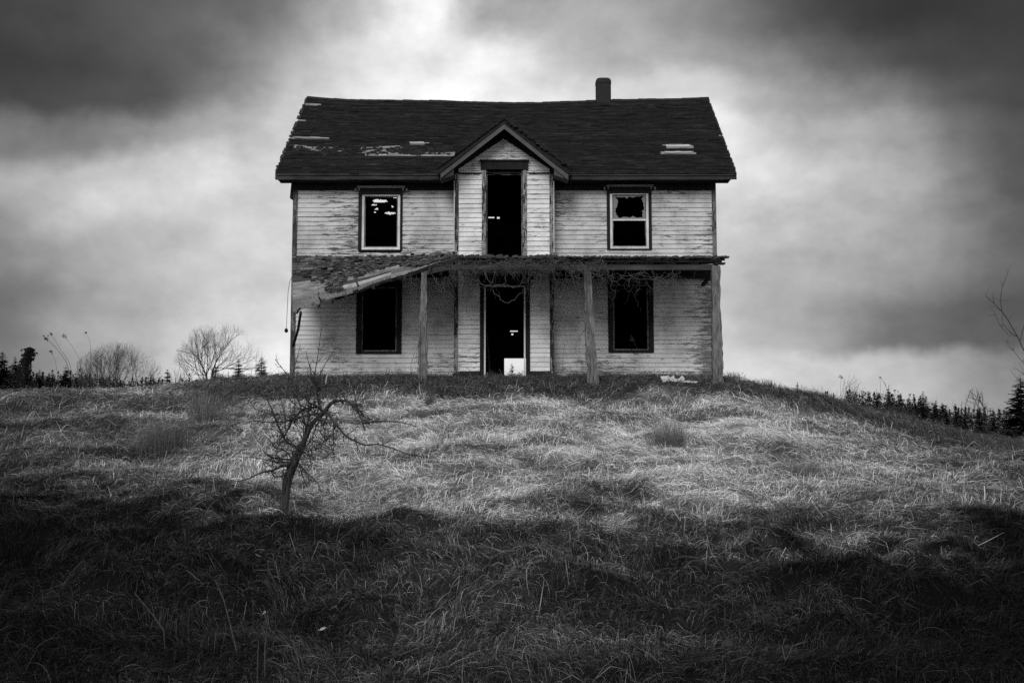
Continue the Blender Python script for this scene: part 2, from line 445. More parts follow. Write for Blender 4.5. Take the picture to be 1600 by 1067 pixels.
def build_ground():
    xs = np.concatenate([-np.geomspace(900, 17, 26), np.arange(-16.6, 16.61, 0.11), np.geomspace(17, 900, 26)])
    ds = np.concatenate([np.array([-60, -30, -15, -8, -3, 0, 3, 5]), np.arange(6, 29.01, 0.09), np.geomspace(29.3, 2500, 60)])
    X, D = np.meshgrid(xs, ds); Y = D - 26
    Z = T(X, Y)
    far = smooth01((D - 200) / 400); Z = Z * (1 - far) + far * (-3.0)
    # the cellar hollow under the house keeps the sheet below its floor
    nx, ny = len(xs), len(ds)
    v = np.stack([X, Y, Z], -1).reshape(-1, 3).astype(np.float32)
    i = np.arange(ny - 1)[:, None] * nx + np.arange(nx - 1)[None, :]
    q = np.stack([i, i + 1, i + nx + 1, i + nx], -1).reshape(-1, 4)
    me = mesh_np('ground', v, q)
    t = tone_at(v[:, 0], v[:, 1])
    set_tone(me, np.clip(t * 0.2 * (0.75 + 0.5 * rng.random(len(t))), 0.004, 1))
    me.polygons.foreach_set('use_smooth', np.ones(len(q), bool))
    me.materials.append(M['soil'])
    o = bpy.data.objects.new('ground', me); col.objects.link(o); o['kind'] = 'structure'
    return o

def mesh_np(name, v, q):
    me = bpy.data.meshes.new(name)
    k = q.shape[1]
    me.vertices.add(len(v)); me.vertices.foreach_set('co', np.ascontiguousarray(v, np.float32).ravel())
    me.loops.add(q.size); me.loops.foreach_set('vertex_index', q.astype(np.int32).ravel())
    me.polygons.add(len(q)); me.polygons.foreach_set('loop_start', (np.arange(len(q)) * k).astype(np.int32))
    me.update(calc_edges=True)
    return me

build_ground()

def blades(name, x, y, phi, L, H, W, tone, label, cat_kind='stuff', curl=None, upr=None, seg=4, lift=0.0, name_mat='grass'):
    """ribbons of grass: phi heading, L reach, H arch height, upr 0 = lies back down, 1 = ends upright"""
    n = len(x)
    s = np.linspace(0, 1, seg + 1)[None, :]
    curl = rng.normal(0, 0.5, n) if curl is None else curl
    upr = np.zeros(n) if upr is None else upr
    ang = phi[:, None] + curl[:, None] * s
    # integrate the heading
    dx = np.cos(ang); dy = np.sin(ang)
    cx = np.concatenate([np.zeros((n, 1)), np.cumsum((dx[:, :-1] + dx[:, 1:]) / 2, 1)], 1) * (L / seg)[:, None]
    cy = np.concatenate([np.zeros((n, 1)), np.cumsum((dy[:, :-1] + dy[:, 1:]) / 2, 1)], 1) * (L / seg)[:, None]
    PX = x[:, None] + cx; PY = y[:, None] + cy
    hp = (1 - upr[:, None]) * 4 * s * (1 - s * 0.93) * H[:, None] + upr[:, None] * H[:, None] * np.power(s, 0.75) * 1.3
    G = T(PX, PY) if True else 0
    PZ = G + hp + lift - 0.01
    w = W[:, None] * (1 - 0.85 * s ** 1.5)
    # ribbon side vector: level, square to the heading, rolled by a random twist
    roll = rng.uniform(-1.2, 1.2, n)[:, None]
    sx = -np.sin(ang) * np.cos(roll) * w; sy = np.cos(ang) * np.cos(roll) * w; sz = np.sin(roll) * w * np.ones_like(s)
    A = np.stack([PX - sx, PY - sy, PZ - sz], -1); B = np.stack([PX + sx, PY + sy, PZ + sz], -1)
    V = np.stack([A, B], 2).reshape(-1, 3)
    k = seg + 1
    base = (np.arange(n) * k * 2)[:, None] + (np.arange(seg) * 2)[None, :]
    q = np.stack([base, base + 1, base + 3, base + 2], -1).reshape(-1, 4)
    me = mesh_np(name, V, q)
    set_tone(me, np.repeat(np.clip(tone, 0.003, 0.9), k * 2))
    me.materials.append(M[name_mat])
    o = bpy.data.objects.new(name, me); col.objects.link(o)
    return o

def scatter(n, d0, d1, power, umax, margin=0.8):
    """points in the wedge of ground in front of the camera, thinner with distance"""
    t = rng.random(n)
    p = 1 - power + 1
    d = (d0 ** p + t * (d1 ** p - d0 ** p)) ** (1 / p)
    x = (rng.random(n) * 2 - 1) * (umax * d + margin)
    return x, d - 26.0

def outside_house(x, y):
    return ~((x > -5.1) & (x < 4.75) & (y > -0.25) & (y < 7.4))

def build_grass():
    # bleached matted meadow
    n = 900000
    x, y = scatter(n, 11.5, 30, 1.7, 0.47)
    cl = 0.16; jx = vnoise(x, y, 0.21, 1.3) * cl; jy = vnoise(x, y, 0.21, 7.7) * cl     # gather into tufts
    x = x + jx; y = y + jy
    k = (rng.random(n) < meadow_mask(x, y)) & outside_house(x, y)
    k &= rng.random(n) < np.maximum(0.62 + 0.4 * vnoise(x, y, 0.35, 12.0) + 0.45 * vnoise(x, y, 0.13, 44.0), .38)
    x, y = x[k], y[k]; n = len(x); d = y + 26
    flow = 0.15 + 1.4 * vnoise(x*0.6, y, 1.5, 2.7) + 1.1 * vnoise(x, y, 0.45, 5.1) + 1.3 * vnoise(x, y, .17, 8.8)
    flow = flow + np.where(vnoise(x, y, 2.8, 15.0) > 0, 0, math.pi)
    phi = flow + rng.normal(0, 0.5, n)
    L = 0.05 + rng.gamma(2.0, 0.06, n); H = rng.gamma(1.6, 0.014, n) + 0.004
    tall = rng.random(n) < 0.05; H[tall] *= 2.6; L[tall] *= 0.5
    W = 0.0016 + 0.00011 * d * rng.uniform(0.7, 1.5, n)
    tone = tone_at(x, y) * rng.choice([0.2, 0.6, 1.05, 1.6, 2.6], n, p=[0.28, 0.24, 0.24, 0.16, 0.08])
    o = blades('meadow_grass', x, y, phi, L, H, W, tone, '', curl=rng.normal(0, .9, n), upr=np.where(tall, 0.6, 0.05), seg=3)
    tag(o, kind='stuff'); o['label'] = 'bleached matted grass lying over the slope below the house'
    # pale standing and bent stalks
    n = 4200
    x, y = scatter(n, 12.3, 25.5, 1.5, 0.46); k = (rng.random(n) < meadow_mask(x, y) * np.clip(0.5 + 0.9 * vnoise(x, y, 0.9, 31.0), 0, 1)); x, y = x[k], y[k]; n = len(x); d = y + 26
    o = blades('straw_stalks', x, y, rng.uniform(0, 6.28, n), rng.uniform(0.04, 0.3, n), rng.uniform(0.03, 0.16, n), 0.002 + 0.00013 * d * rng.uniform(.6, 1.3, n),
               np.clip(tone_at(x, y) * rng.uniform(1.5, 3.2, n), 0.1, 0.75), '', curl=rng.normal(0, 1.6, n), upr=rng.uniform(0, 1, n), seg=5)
    tag(o, kind='stuff'); o['label'] = 'bent pale straw stalks sticking out of the meadow'
    # dark shaggy bank and foot of the slope
    n = 640000
    x, y = scatter(n, 6.3, 16.8, 1.6, 0.5)
    jx = vnoise(x, y, 0.13, 21.3) * 0.09; jy = vnoise(x, y, 0.13, 27.7) * 0.09
    x = x + jx; y = y + jy
    k = rng.random(n) > meadow_mask(x, y)
    k &= rng.random(n) < np.maximum(0.65 + 0.4 * vnoise(x, y, 0.22, 17.0) + .4 * vnoise(x, y, .09, 71.), .4)
    x, y = x[k], y[k]; n = len(x); d = y + 26
    flow = -math.pi / 2 + 2.4 * vnoise(x, y, 0.9, 32.7) + 1.4 * vnoise(x, y, 0.3, 35.1)
    phi = flow + rng.normal(0, 0.55, n)
    steep = smooth01((d - 8.8) / 1.5)
    L = 0.03 + rng.gamma(2.0, 0.036, n); H = rng.gamma(1.8, 0.019, n) + 0.008
    W = 0.0011 + 0.00010 * d * rng.uniform(0.6, 1.5, n)
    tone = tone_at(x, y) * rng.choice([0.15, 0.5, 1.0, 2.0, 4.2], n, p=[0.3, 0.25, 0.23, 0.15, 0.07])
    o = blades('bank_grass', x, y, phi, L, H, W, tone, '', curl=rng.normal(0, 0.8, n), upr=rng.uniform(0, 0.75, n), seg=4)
    tag(o, kind='stuff'); o['label'] = 'dark shaggy grass covering the bank in the foreground'
    # long arching stalks on the bank
    n = 2400
    x, y = scatter(n, 6.5, 13.5, 1.5, 0.46); k = (rng.random(n) > meadow_mask(x, y)) & (rng.random(n) < 0.45 + 0.7 * vnoise(x, y, 0.7, 41.0)); x, y = x[k], y[k]; n = len(x); d = y + 26
    o = blades('arching_stalks', x, y, rng.uniform(0, 6.28, n), rng.uniform(0.06, 0.36, n), rng.uniform(0.02, 0.16, n), 0.0013 + 0.00009 * d * rng.uniform(.6, 1.4, n),
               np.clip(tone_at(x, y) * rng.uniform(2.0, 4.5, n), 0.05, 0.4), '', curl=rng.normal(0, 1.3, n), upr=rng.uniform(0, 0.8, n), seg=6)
    tag(o, kind='stuff'); o['label'] = 'long thin dead stalks arching over the dark bank'
    # bramble and dead brush on the berm before the house and along the right hand rise
    n = 120000
    x = rng.uniform(-8, 15, n); y = rng.uniform(-3.2, 1.6, n)
    k = outside_house(x, y) & (rng.random(n) < smooth01((y + 26 - 23.0 + 0.4 * vnoise(x, y, 0.7, 8.8)) / 0.5) * smooth01((x + 7.5) / 1.5)) & (rng.random(n) < 0.5 + 0.8 * vnoise(x, y, 0.5, 51.))
    x, y = x[k], y[k]; n = len(x)
    hh = np.where(np.abs(x + 0.15) < 4.8, 0.045, 0.042)
    o = blades('berm_brush', x, y, rng.uniform(0, 6.28, n), rng.uniform(0.08, 0.38, n), rng.gamma(2.2, 1, n) * hh * 0.6 + 0.02, rng.uniform(0.002, 0.005, n),
               (0.06 + 0.05 * rng.random(n)) * rng.choice([0.4, 1, 1.6, 3.0], n, p=[0.3, 0.4, 0.22, 0.08]), '', curl=rng.normal(0, 1.3, n), upr=rng.uniform(0, 1, n), seg=5)
    tag(o, kind='stuff'); o['label'] = 'grey tangled brush on the rise at the foot of the house'
    # broken straight sticks and snapped stems
    n = 1500
    x, y = scatter(n, 6.8, 24, 1.5, 0.46); d = y + 26
    o = blades('snapped_stems', x, y, rng.uniform(0, 6.28, n), rng.uniform(0.02, 0.35, n), rng.uniform(0.02, 0.2, n), 0.0022 + 0.00013 * d * rng.uniform(.6, 1.4, n),
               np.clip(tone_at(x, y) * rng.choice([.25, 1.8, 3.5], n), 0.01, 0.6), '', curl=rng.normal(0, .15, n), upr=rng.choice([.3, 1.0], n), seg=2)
    tag(o, kind='stuff'); o['label'] = 'short snapped stems and twigs scattered through the grass'
build_grass()

# ------------------------------------------------------------------ the farmhouse
ZB = AZ(590)                                   # wall foot
XL, XR = AX(457, 440), AX(1119, 440)           # wall corners
house = empty('farmhouse', (-0.15, 3.5, ZB - 0.05), 'abandoned two storey white clapboard farmhouse with sagging porch and gabled centre bay', 'house')
DEP = 7.0
BAYY = -0.42
BX0, BX1 = AX(711, 400, BAYY), AX(864, 400, BAYY)
Z_WALLTOP = AZ(284) 

def clapboards(mb, frame, z0, z1, segs_at, exposure=0.106, seed=0, sag=0.0):
    """lapped boards; frame(u, out, z) -> point, segs_at(z) -> list of (u0, u1)"""
    r = random.Random(seed)
    n = int(round((z1 - z0) / exposure)); e = (z1 - z0) / n
    for i in range(n):
        za, zb = z0 + i * e, z0 + (i + 1) * e
        for (u0, u1) in segs_at((za + zb) / 2):
            if u1 - u0 < 0.02: continue
            # break the run into boards
            cuts = [u0]; 
            while cuts[-1] < u1 - 2.2: cuts.append(cuts[-1] + r.uniform(1.1, 3.2))
            cuts = [c for c in cuts if c < u1 - 0.3 or c == u0] + [u1]
            for a, b in zip(cuts, cuts[1:]):
                drop = r.gauss(0, 0.0035); outj = abs(r.gauss(0, 0.003)); skew = r.gauss(0, 0.003)
                if r.random() < 0.05: outj += 0.008
                steps = max(1, int((b - a) / 0.45)); g = 0.0015
                prev = None
                for k in range(steps + 1):
                    t = k / steps; u = a + g + (b - a - 2 * g) * t
                    w = r.gauss(0, 0.0017)
                    lo = za + drop + w + skew * (t - .5); hi = zb + 0.012 + drop * .3
                    cur = (frame(u, 0.020 + outj, lo), frame(u, 0.004, hi), frame(u, -0.001, lo))
                    if prev:
                        mb.quad(prev[0], cur[0], cur[1], prev[1], 0)
                        mb.quad(prev[2], cur[2], cur[0], prev[0], 1)  # unpainted underside, toned dark to deepen the weak lap shadow
                    prev = cur

def minus(segs, holes):
    for h0, h1 in holes:
        out = []
        for a, b in segs:
            if h1 <= a or h0 >= b: out.append((a, b)); continue
            if h0 > a: out.append((a, h0))
            if h1 < b: out.append((h1, b))
        segs = out
    return segs

# openings, measured on their walls: (x0, x1, z0, z1) of the casing's outer edge
def rect(px0, px1, py0, py1, Y=0.0):
    ym = (py0 + py1) / 2
    return (AX(px0, ym, Y), AX(px1, ym, Y), AZ(py1, Y), AZ(py0, Y))
W_UL = rect(560, 629, 299, 393); W_UR = rect(948, 1018, 297, 391)
W_LL = rect(557, 628, 441, 553); W_LR = rect(950, 1021, 437, 551)
D_UP = rect(753, 823, 252, 404.5, BAYY); D_LO = rect(750, 828, 432, 590, BAYY)

# front wall, either side of the bay
ZP = AZ(403)                                    # porch roof meets the wall here
def front_frame(u, out, z): return (u, -out, z)
def hole_list(z, rs): return [(r[0] + 0.03, r[1] - 0.03) for r in rs if r[2] - 0.0 < z < r[3] + 0.0]
for (side, xa, xb, rs, sd) in ((0, XL + 0.09, BX0, (W_UL, W_LL), 3), (1, BX1, XR - 0.07, (W_UR, W_LR), 9)):
    up = MB(); clapboards(up, front_frame, ZP, AZ(296), lambda z: minus([(xa, xb)], hole_list(z, rs)), seed=sd)
    up.build('clapboard_wall', [M['clap'], M['clap_edge']], house)
    lo = MB(); clapboards(lo, front_frame, ZB + 0.03, ZP, lambda z: minus([(xa, xb)], hole_list(z, rs)), seed=sd + 1)
    lo.build('clapboard_wall', [M['clap_low'], M['clap_edge']], house)

# solid wall behind the boards, with its openings
core = MB()
def wall_core(mb, x0, x1, z0, z1, ya, yb, holes):
    xs = sorted(set([x0, x1] + [h[0] + .05 for h in holes] + [h[1] - .05 for h in holes]))
    zs = sorted(set([z0, z1] + [h[2] + .03 for h in holes] + [h[3] - .03 for h in holes]))
    for i in range(len(xs) - 1):
        for j in range(len(zs) - 1):
            cx, cz = (xs[i] + xs[i+1]) / 2, (zs[j] + zs[j+1]) / 2
            if any(h[0] < cx < h[1] and h[2] < cz < h[3] for h in holes): continue
            mb.box(xs[i], xs[i+1], ya, yb, zs[j], zs[j+1])
wall_core(core, XL + 0.02, BX0 + .02, ZB - 0.3, Z_WALLTOP + .2, 0.004, 0.12, [W_UL, W_LL])
wall_core(core, BX1 - .02, XR - 0.02, ZB - 0.3, Z_WALLTOP + .2, 0.004, 0.12, [W_UR, W_LR])
ZG = AZ(217, BAYY)                               # apex of the bay's white gable
ZSH = AZ(268, BAYY)                              # where the bay gable starts
XM = AX(787, 217, BAYY)
wall_core(core, BX0 + .02, BX1 - .02, ZB - 0.3, ZSH, BAYY + 0.004, BAYY + 0.12, [D_UP, D_LO])
for s in (BX0 + .02, BX1 - .14): core.box(s, s + .12, BAYY + .12, 0.12, ZB - .3, ZSH)
# rest of the bay gable, a five cornered board
core.poly([(BX0, BAYY+.004, ZSH), (D_UP[0]+.05, BAYY+.004, ZSH), (D_UP[0]+.05, BAYY+.004, D_UP[3]-.03), (D_UP[1]-.05, BAYY+.004, D_UP[3]-.03), (D_UP[1]-.05, BAYY+.004, ZSH), (BX1, BAYY+.004, ZSH), (XM, BAYY+.004, ZG + .25)])
core.build('wall_core', M['inside'], house)

# bay clapboards
def bay_front(u, out, z): return (u, BAYY - out, z)
gs = (ZG - ZSH) / (XM - (BX0 + .07))
def bay_segs(z):
    a, b = BX0 + 0.07, BX1 - 0.07
    if z > ZSH:
        t = (z - ZSH - .16) / (ZG - ZSH)
        if t > 0: a = a + (XM - a) * min(t, .93); b = b + (XM - b) * min(t, .93)
    return minus([(a, b)], hole_list(z, (D_UP, D_LO)))
mb = MB(); clapboards(mb, bay_front, ZP - 0.02, ZG + 0.02, bay_segs, seed=21)
mb.build('bay_clapboards', [M['clap_bay'], M['clap_edge']], house)
mb = MB(); clapboards(mb, bay_front, AZ(580, BAYY), ZP - 0.02, bay_segs, seed=22)
mb.build('bay_clapboards', [M['clap_low'] if False else M['clap_bay'], M['clap_edge']], house)
mb = MB()
clapboards(mb, lambda u, out, z: (BX0 - out, u, z), ZB, ZSH, lambda z: [(BAYY + .05, 0.0)], seed=5)
clapboards(mb, lambda u, out, z: (BX1 + out, -u, z), ZB, ZSH, lambda z: [(0.0, -BAYY - .05)], seed=6)
mb.build('bay_side_clapboards', [M['clap'], M['clap_edge']], house)

# end walls and the back wall
ZE = AZ(270, -0.42)                              # eave of the main roof (top of shingles)
YR = DEP / 2
ZR = at(800, 151, YR).z                          # ridge
EY = -0.44
def roof_z(y): return ZE + (ZR - ZE) * (y - EY) / (YR - EY) if y <= YR else ZE + (ZR - ZE) * (2*YR - EY - y) / (YR - EY)
def end_segs(z):
    if z < roof_z(0) - .12: return [(0.02, DEP)]
    k = (z + .14 - ZE) / (ZR - ZE) * (YR - EY) + EY
    return [(k, DEP - k)] if k < YR else []
for nm, fr, sd in (('l', lambda u, out, z: (XL - out, DEP - u, z), 31), ('r', lambda u, out, z: (XR + out, u, z), 32)):
    mb = MB(); clapboards(mb, fr, ZB + .05, ZR - .15, end_segs, seed=sd)
    x = XL + 0.001 if nm == 'l' else XR - .101
    for dx in (0, .1):
        mb.poly([(x+dx, .12, ZB - .3), (x+dx, DEP - .12, ZB - .3), (x+dx, DEP - .12, roof_z(0)), (x+dx, YR, ZR - .15), (x+dx, .12, roof_z(0))], 1)
    mb.build('end_wall', [M['clap'], M['clap_edge']], house)
bo = rect(786, 820, 557, 596, DEP); bo = (AX(788, 575, DEP), AX(832, 575, DEP), ZB + 0.1, AZ(560, DEP))
hole1 = (AX(797, 518, DEP), AX(809, 518, DEP), AZ(518.6, DEP), AZ(516.6, DEP))
hole2 = (AX(799, 522, DEP), AX(802, 522, DEP), AZ(524, DEP), AZ(521, DEP))
mb = MB()
def plain_core(mb, x0, x1, z0, z1, ya, yb, holes):
    xs = sorted(set([x0, x1] + [h[0] for h in holes] + [h[1] for h in holes])); zs = sorted(set([z0, z1] + [h[2] for h in holes] + [h[3] for h in holes]))
    for i in range(len(xs) - 1):
        for j in range(len(zs) - 1):
            cx, cz = (xs[i] + xs[i+1]) / 2, (zs[j] + zs[j+1]) / 2
            if any(h[0] < cx < h[1] and h[2] < cz < h[3] for h in holes): continue
            mb.box(xs[i], xs[i+1], ya, yb, zs[j], zs[j+1])
plain_core(mb, XL + .02, XR - .02, ZB - .3, Z_WALLTOP + .1, DEP - .05, DEP, [bo, hole1, hole2])
mb.build('back_wall', M['inside'], house)
mb = MB()
mb.box(XL + .11, XR - .11, .13, DEP - .06, ZB - .08, ZB + .04)
mb.box(XL + .11, XR - .11, 1.6, DEP - .06, ZP - .1, ZP + .06)
mb.box(XL + .11, -1.3, .13, 1.6, ZP - .1, ZP + .06); mb.box(1.0, XR - .11, .13, 1.6, ZP - .1, ZP + .06)
mb.build('floor', M['inside'], house)
mb = MB()
for x in (-1.45, 1.15): mb.box(x, x + .08, .13, DEP - .06, ZB + .04, Z_WALLTOP)
mb.build('partition', M['inside'], house)

# corner boards
for (xa, xb, ya, yb, z1) in ((XL - .02, XL + .09, -.032, .0, AZ(284)), (XR - .07, XR + .025, -.032, 0, AZ(284))):
    mb = MB(); mb.box(xa, xb, ya, -.002, ZB - .02, z1); mb.build('corner_board', M['corner'], house)
for xa, xb in ((BX0 - .01, BX0 + .075), (BX1 - .075, BX1 + .01)):
    mb = MB(); mb.box(xa, xb, BAYY - .034, BAYY - .002, AZ(583, BAYY), AZ(272, BAYY)); mb.build('corner_board', M['trim_peel'], house)
    mb = MB(); xx = xa - .022 if xa < 0 else xb + .002
    mb.box(xx, xx + .02, BAYY - .02, BAYY + .2, ZP + .05, AZ(283, BAYY)); mb.build('corner_bead', M['sash'], house)
for xa, xb in ((BX0 - .03, D_LO[0]), (D_LO[1], BX1 + .03)):
    mb = MB(); mb.box(xa, xb, BAYY - .07, BAYY - .003, AZ(591, BAYY), AZ(583, BAYY)); mb.build('skirt_board', M['trim_dark'], house)
for xa, xb in ((XL, BX0), (BX1, XR)):
    mb = MB(); mb.box(xa, xb, -.03, -.001, ZB - .25, ZB + .026); mb.build('sill_beam', M['trim_dark'], house)

# frieze, soffit, fascia under the main eave
for xa, xb in ((XL + .0, BX0 - .03), (BX1 + .03, XR)):
    mb = MB(); mb.box(xa, xb, -.045, -.002, AZ(298), ZE - .16); mb.build('frieze_board', M['trim_dark'], house)
EX0, EX1 = AX(430, 275, EY), AX(1151, 275, EY)
RX0, RX1 = AX(480, 151, YR), AX(1106, 150, YR)
DX0, DX1 = AX(688, 270, -.5), AX(890, 270, -.5)
for xa, xb in ((EX0 + .02, DX0 + .06), (DX1 - .06, EX1 - .02)):
    mb = MB(); n = 14
    for i in range(n):
        a = xa + (xb - xa) * i / n; b = xa + (xb - xa) * (i + 1) / n; j = random.gauss(0, .004)
        mb.box(a, b, EY - .01, EY + .02, AZ(281, EY) + j, ZE - .055 + j)
    mb.build('fascia', M['fascia'], house)
    mb = MB(); mb.box(max(xa, XL - .3), min(xb, XR + .3), EY + .021, -.046, AZ(281, EY) + .01, AZ(281, EY) + .03); mb.build('soffit', M['trim_dark'], house)
# moulding line just under the fascia top
mb = MB()
mb.box(EX0 + .03, DX0 + .05, EY - .035, EY - .012, AZ(274.5, EY), AZ(272, EY)); mb.box(DX1 - .05, EX1 - .03, EY - .035, EY - .012, AZ(275, EY), AZ(273, EY))
mb.build('crown_moulding', M['fascia'], house)

# roof ------------------------------------------------------------
def sag(x, t):   # ridge line dips in the middle
    u = (x - (EX0 + EX1) / 2) / ((EX1 - EX0) / 2)
    return -(0.145 * (1 - u * u) + 0.02 * math.sin(u * 7 + 1)) * t
def roof_pt(x, t, h=0.0):
    """t = 0 eave, 1 ridge; h lift above the sheathing"""
    y = EY + (YR - EY) * t; z = ZE - .03 + (ZR - ZE) * t + sag(x, t)
    ny, nz = -(ZR - ZE), (YR - EY); l = math.hypot(ny, nz)
    return Vector((x, y + ny / l * h, z + nz / l * h))
def edge_x(t): return EX0 + (RX0 - EX0) * t, EX1 + (RX1 - EX1) * t
def roof_hit(px, py):
    d = ray(px, py); n = Vector((0, -(ZR - ZE), (YR - EY))); p0 = Vector((0, EY, ZE - .02))
    k = (p0 - CAM).dot(n) / d.dot(n); p = CAM + d * k
    t = (p.y - EY) / (YR - EY)
    return p.x, t
main_roof = MB()
NX = 24
for i in range(NX):
    for j in range(8):
        t0, t1 = j / 8, (j + 1) / 8
        def P(ii, t, h):
            a, b = edge_x(t); return roof_pt(a + (b - a) * ii / NX, t, h)
        main_roof.quad(P(i, t0, 0), P(i+1, t0, 0), P(i+1, t1, 0), P(i, t1, 0))
        main_roof.quad(P(i, t1, -.03), P(i+1, t1, -.03), P(i+1, t0, -.03), P(i, t0, -.03))
roof = main_roof.build('roof', M['bare'], house)
# bare patches where shingles have blown away (x0, x1, y0, y1 in the photo's measures)
bare = [(478, 497, 161.5, 165), (471, 479, 186.5, 189), (462, 514, 213, 217), (458, 486, 226, 231), (478, 520, 228, 235), (490, 541, 231, 235),
        (566, 640, 229, 242), (636, 706, 236, 242), (640, 662, 219.5, 223), (1040, 1078, 224.5, 229.5), (1038, 1081, 235.5, 239.5),
        (596, 615, 226, 229)]
bare_rt = []
for r in bare:
    x0, t1 = roof_hit(r[0], r[2]); x1, t0 = roof_hit(r[1], r[3]); bare_rt.append((x0, x1, t0, t1))
def shingles(rows, width, pt, xr, skip, thick, seed, lift=0.012):
    r = random.Random(seed); V = []; Q = []; tone = []
    for j in range(rows):
        t0 = j / rows - .004; t1 = (j + 1) / rows + .012
        a, b = xr(j / rows); x = a - r.uniform(0, width * .5) if False else a
        rowtone = r.uniform(.75, 1.2)
        while x < b:
            w = width * r.uniform(.55, 1.4); x2 = min(x + w, b)
            if not skip((x + x2) / 2, (j + .5) / rows, r):
                d0 = r.gauss(0, .0022); lf = lift + thick + abs(r.gauss(0, thick * .35)) + (thick * 2.2 if r.random() < .03 else 0)
                p = [pt(x + .002, t0 + d0, lf), pt(x2 - .002, t0 + d0 + r.gauss(0, .0008), lf), pt(x2 - .002, min(t1, 1.0), lift * .6), pt(x + .002, min(t1, 1.0), lift * .6),
                     pt(x + .002, t0 + d0, lift * .3), pt(x2 - .002, t0 + d0, lift * .3)]
                n = len(V); V += [tuple(q) for q in p]
                Q += [(n, n+1, n+2, n+3), (n+4, n+5, n+1, n)]
                tn = rowtone * r.choice([.8, .9, 1, 1, 1.1, 1.3])
                tone += [tn] * 4 + [tn * .35] * 2
            x = x2
    return V, Q, tone
def add_mesh(name, V, Q, tone, m, parent):
    off = wloc(parent); v = np.array(V, np.float32) - np.array(off, np.float32)
    me = mesh_np(name, v, np.array(Q)); set_tone(me, tone); me.materials.append(m)
    o = bpy.data.objects.new(name, me); col.objects.link(o); o.parent = parent; return o
def main_skip(x, t, r):
    a, b = edge_x(t)
    if x < a + .05 + .09 * max(0, vnoise(t * 9, 2.0, .35)) and .08 < t < .75: return r.random() < .8
    if x > b - .05 - .05 * max(0, vnoise(t * 9, 7.0, .35)) and .2 < t < .7: return r.random() < .5
    for (x0, x1, t0, t1) in bare_rt:
        if x0 - .04 < x < x1 + .04 and t0 - .012 < t < t1 + .012: return True
    return False
V, Q, tn = shingles(54, .24, roof_pt, edge_x, main_skip, .011, 5)
add_mesh('shingles', V, Q, tn, M['shingle'], roof)
# pale laths showing in the patches
for (px0, px1, py0, py1) in ((462, 514, 214, 216.2), (640, 662, 219.8, 222.2), (592, 604, 240.3, 242.6), (1040, 1078, 225.5, 228.8), (1038, 1081, 236.2, 238.6), (481, 497, 162.6, 164.4), (650, 704, 237, 239), (500, 541, 231.4, 233), (566, 630, 229, 230.5), (575, 600, 234, 238)):
    x0, t1 = roof_hit(px0, py0); x1, t0 = roof_hit(px1, py1)
    mb = MB(); k = 5
    for i in range(k):
        a = x0 + (x1 - x0) * i / k; b = x0 + (x1 - x0) * (i + 1) / k; j = random.uniform(-.002, .002)
        p = [roof_pt(a, t0 + j, .002), roof_pt(b, t0 + j, .002), roof_pt(b, t1 + j, .002), roof_pt(a, t1 + j, .002), roof_pt(a, t0 + j, .026), roof_pt(b, t0 + j, .026), roof_pt(b, t1 + j, .022), roof_pt(a, t1 + j, .022)]
        mb.hexa(p)
    mb.build('exposed_lath', M['bright'] if px0 in (640, 592, 1038, 1040) else M['bare'], roof)
# torn rags of shingle on the long damaged band
mb = MB()
for i in range(260):
    px = random.choice([random.uniform(560, 640), random.uniform(455, 545), random.uniform(620, 645), random.uniform(640, 700)]); py = random.gauss(235, 3.2)
    x, t = roof_hit(px, py); w = random.uniform(.03, .16); h = random.uniform(.004, .014)
    mb.quad(roof_pt(x, t, .02), roof_pt(x + w, t + random.uniform(-.006, .006), .025), roof_pt(x + w, t + h, .05), roof_pt(x, t + h, random.uniform(.01, .07)))
mb.build('torn_shingles', M['trim_dark'], roof)
# bristly shingles along the left and right rakes
mb = MB()
for side in (0, 1):
    for i in range(70):
        t = random.uniform(.01, .98); x = edge_x(t)[side]; w = random.uniform(.01, .045 if side == 0 else .02) * (-1 if side == 0 else 1)
        mb.hexa([roof_pt(x - w, t, .0), roof_pt(x + w, t, 0), roof_pt(x + w * .8, t + .02, 0), roof_pt(x - w, t + .02, 0), roof_pt(x - w, t, .03), roof_pt(x + w, t, .025), roof_pt(x + w, t + .02, .02), roof_pt(x - w, t + .02, .02)])
mb.build('edge_shingles', M['fascia'], roof)
# ridge cap
mb = MB()
for i in range(46):
    a, b = edge_x(1); x = a + (b - a) * i / 46; x2 = a + (b - a) * (i + 1) / 46 + .02
    z = random.uniform(0, .012)
    p, q = roof_pt(x, 1, 0), roof_pt(x2, 1, 0)
    for s in (-1, 1):
        mb.quad((p.x, p.y, p.z + .035 + z), (q.x, q.y, q.z + .03 + z), (q.x, q.y + s * .13, q.z - .06), (p.x, p.y + s * .13, p.z - .055))
mb.build('ridge_cap', M['trim_dark'], roof)
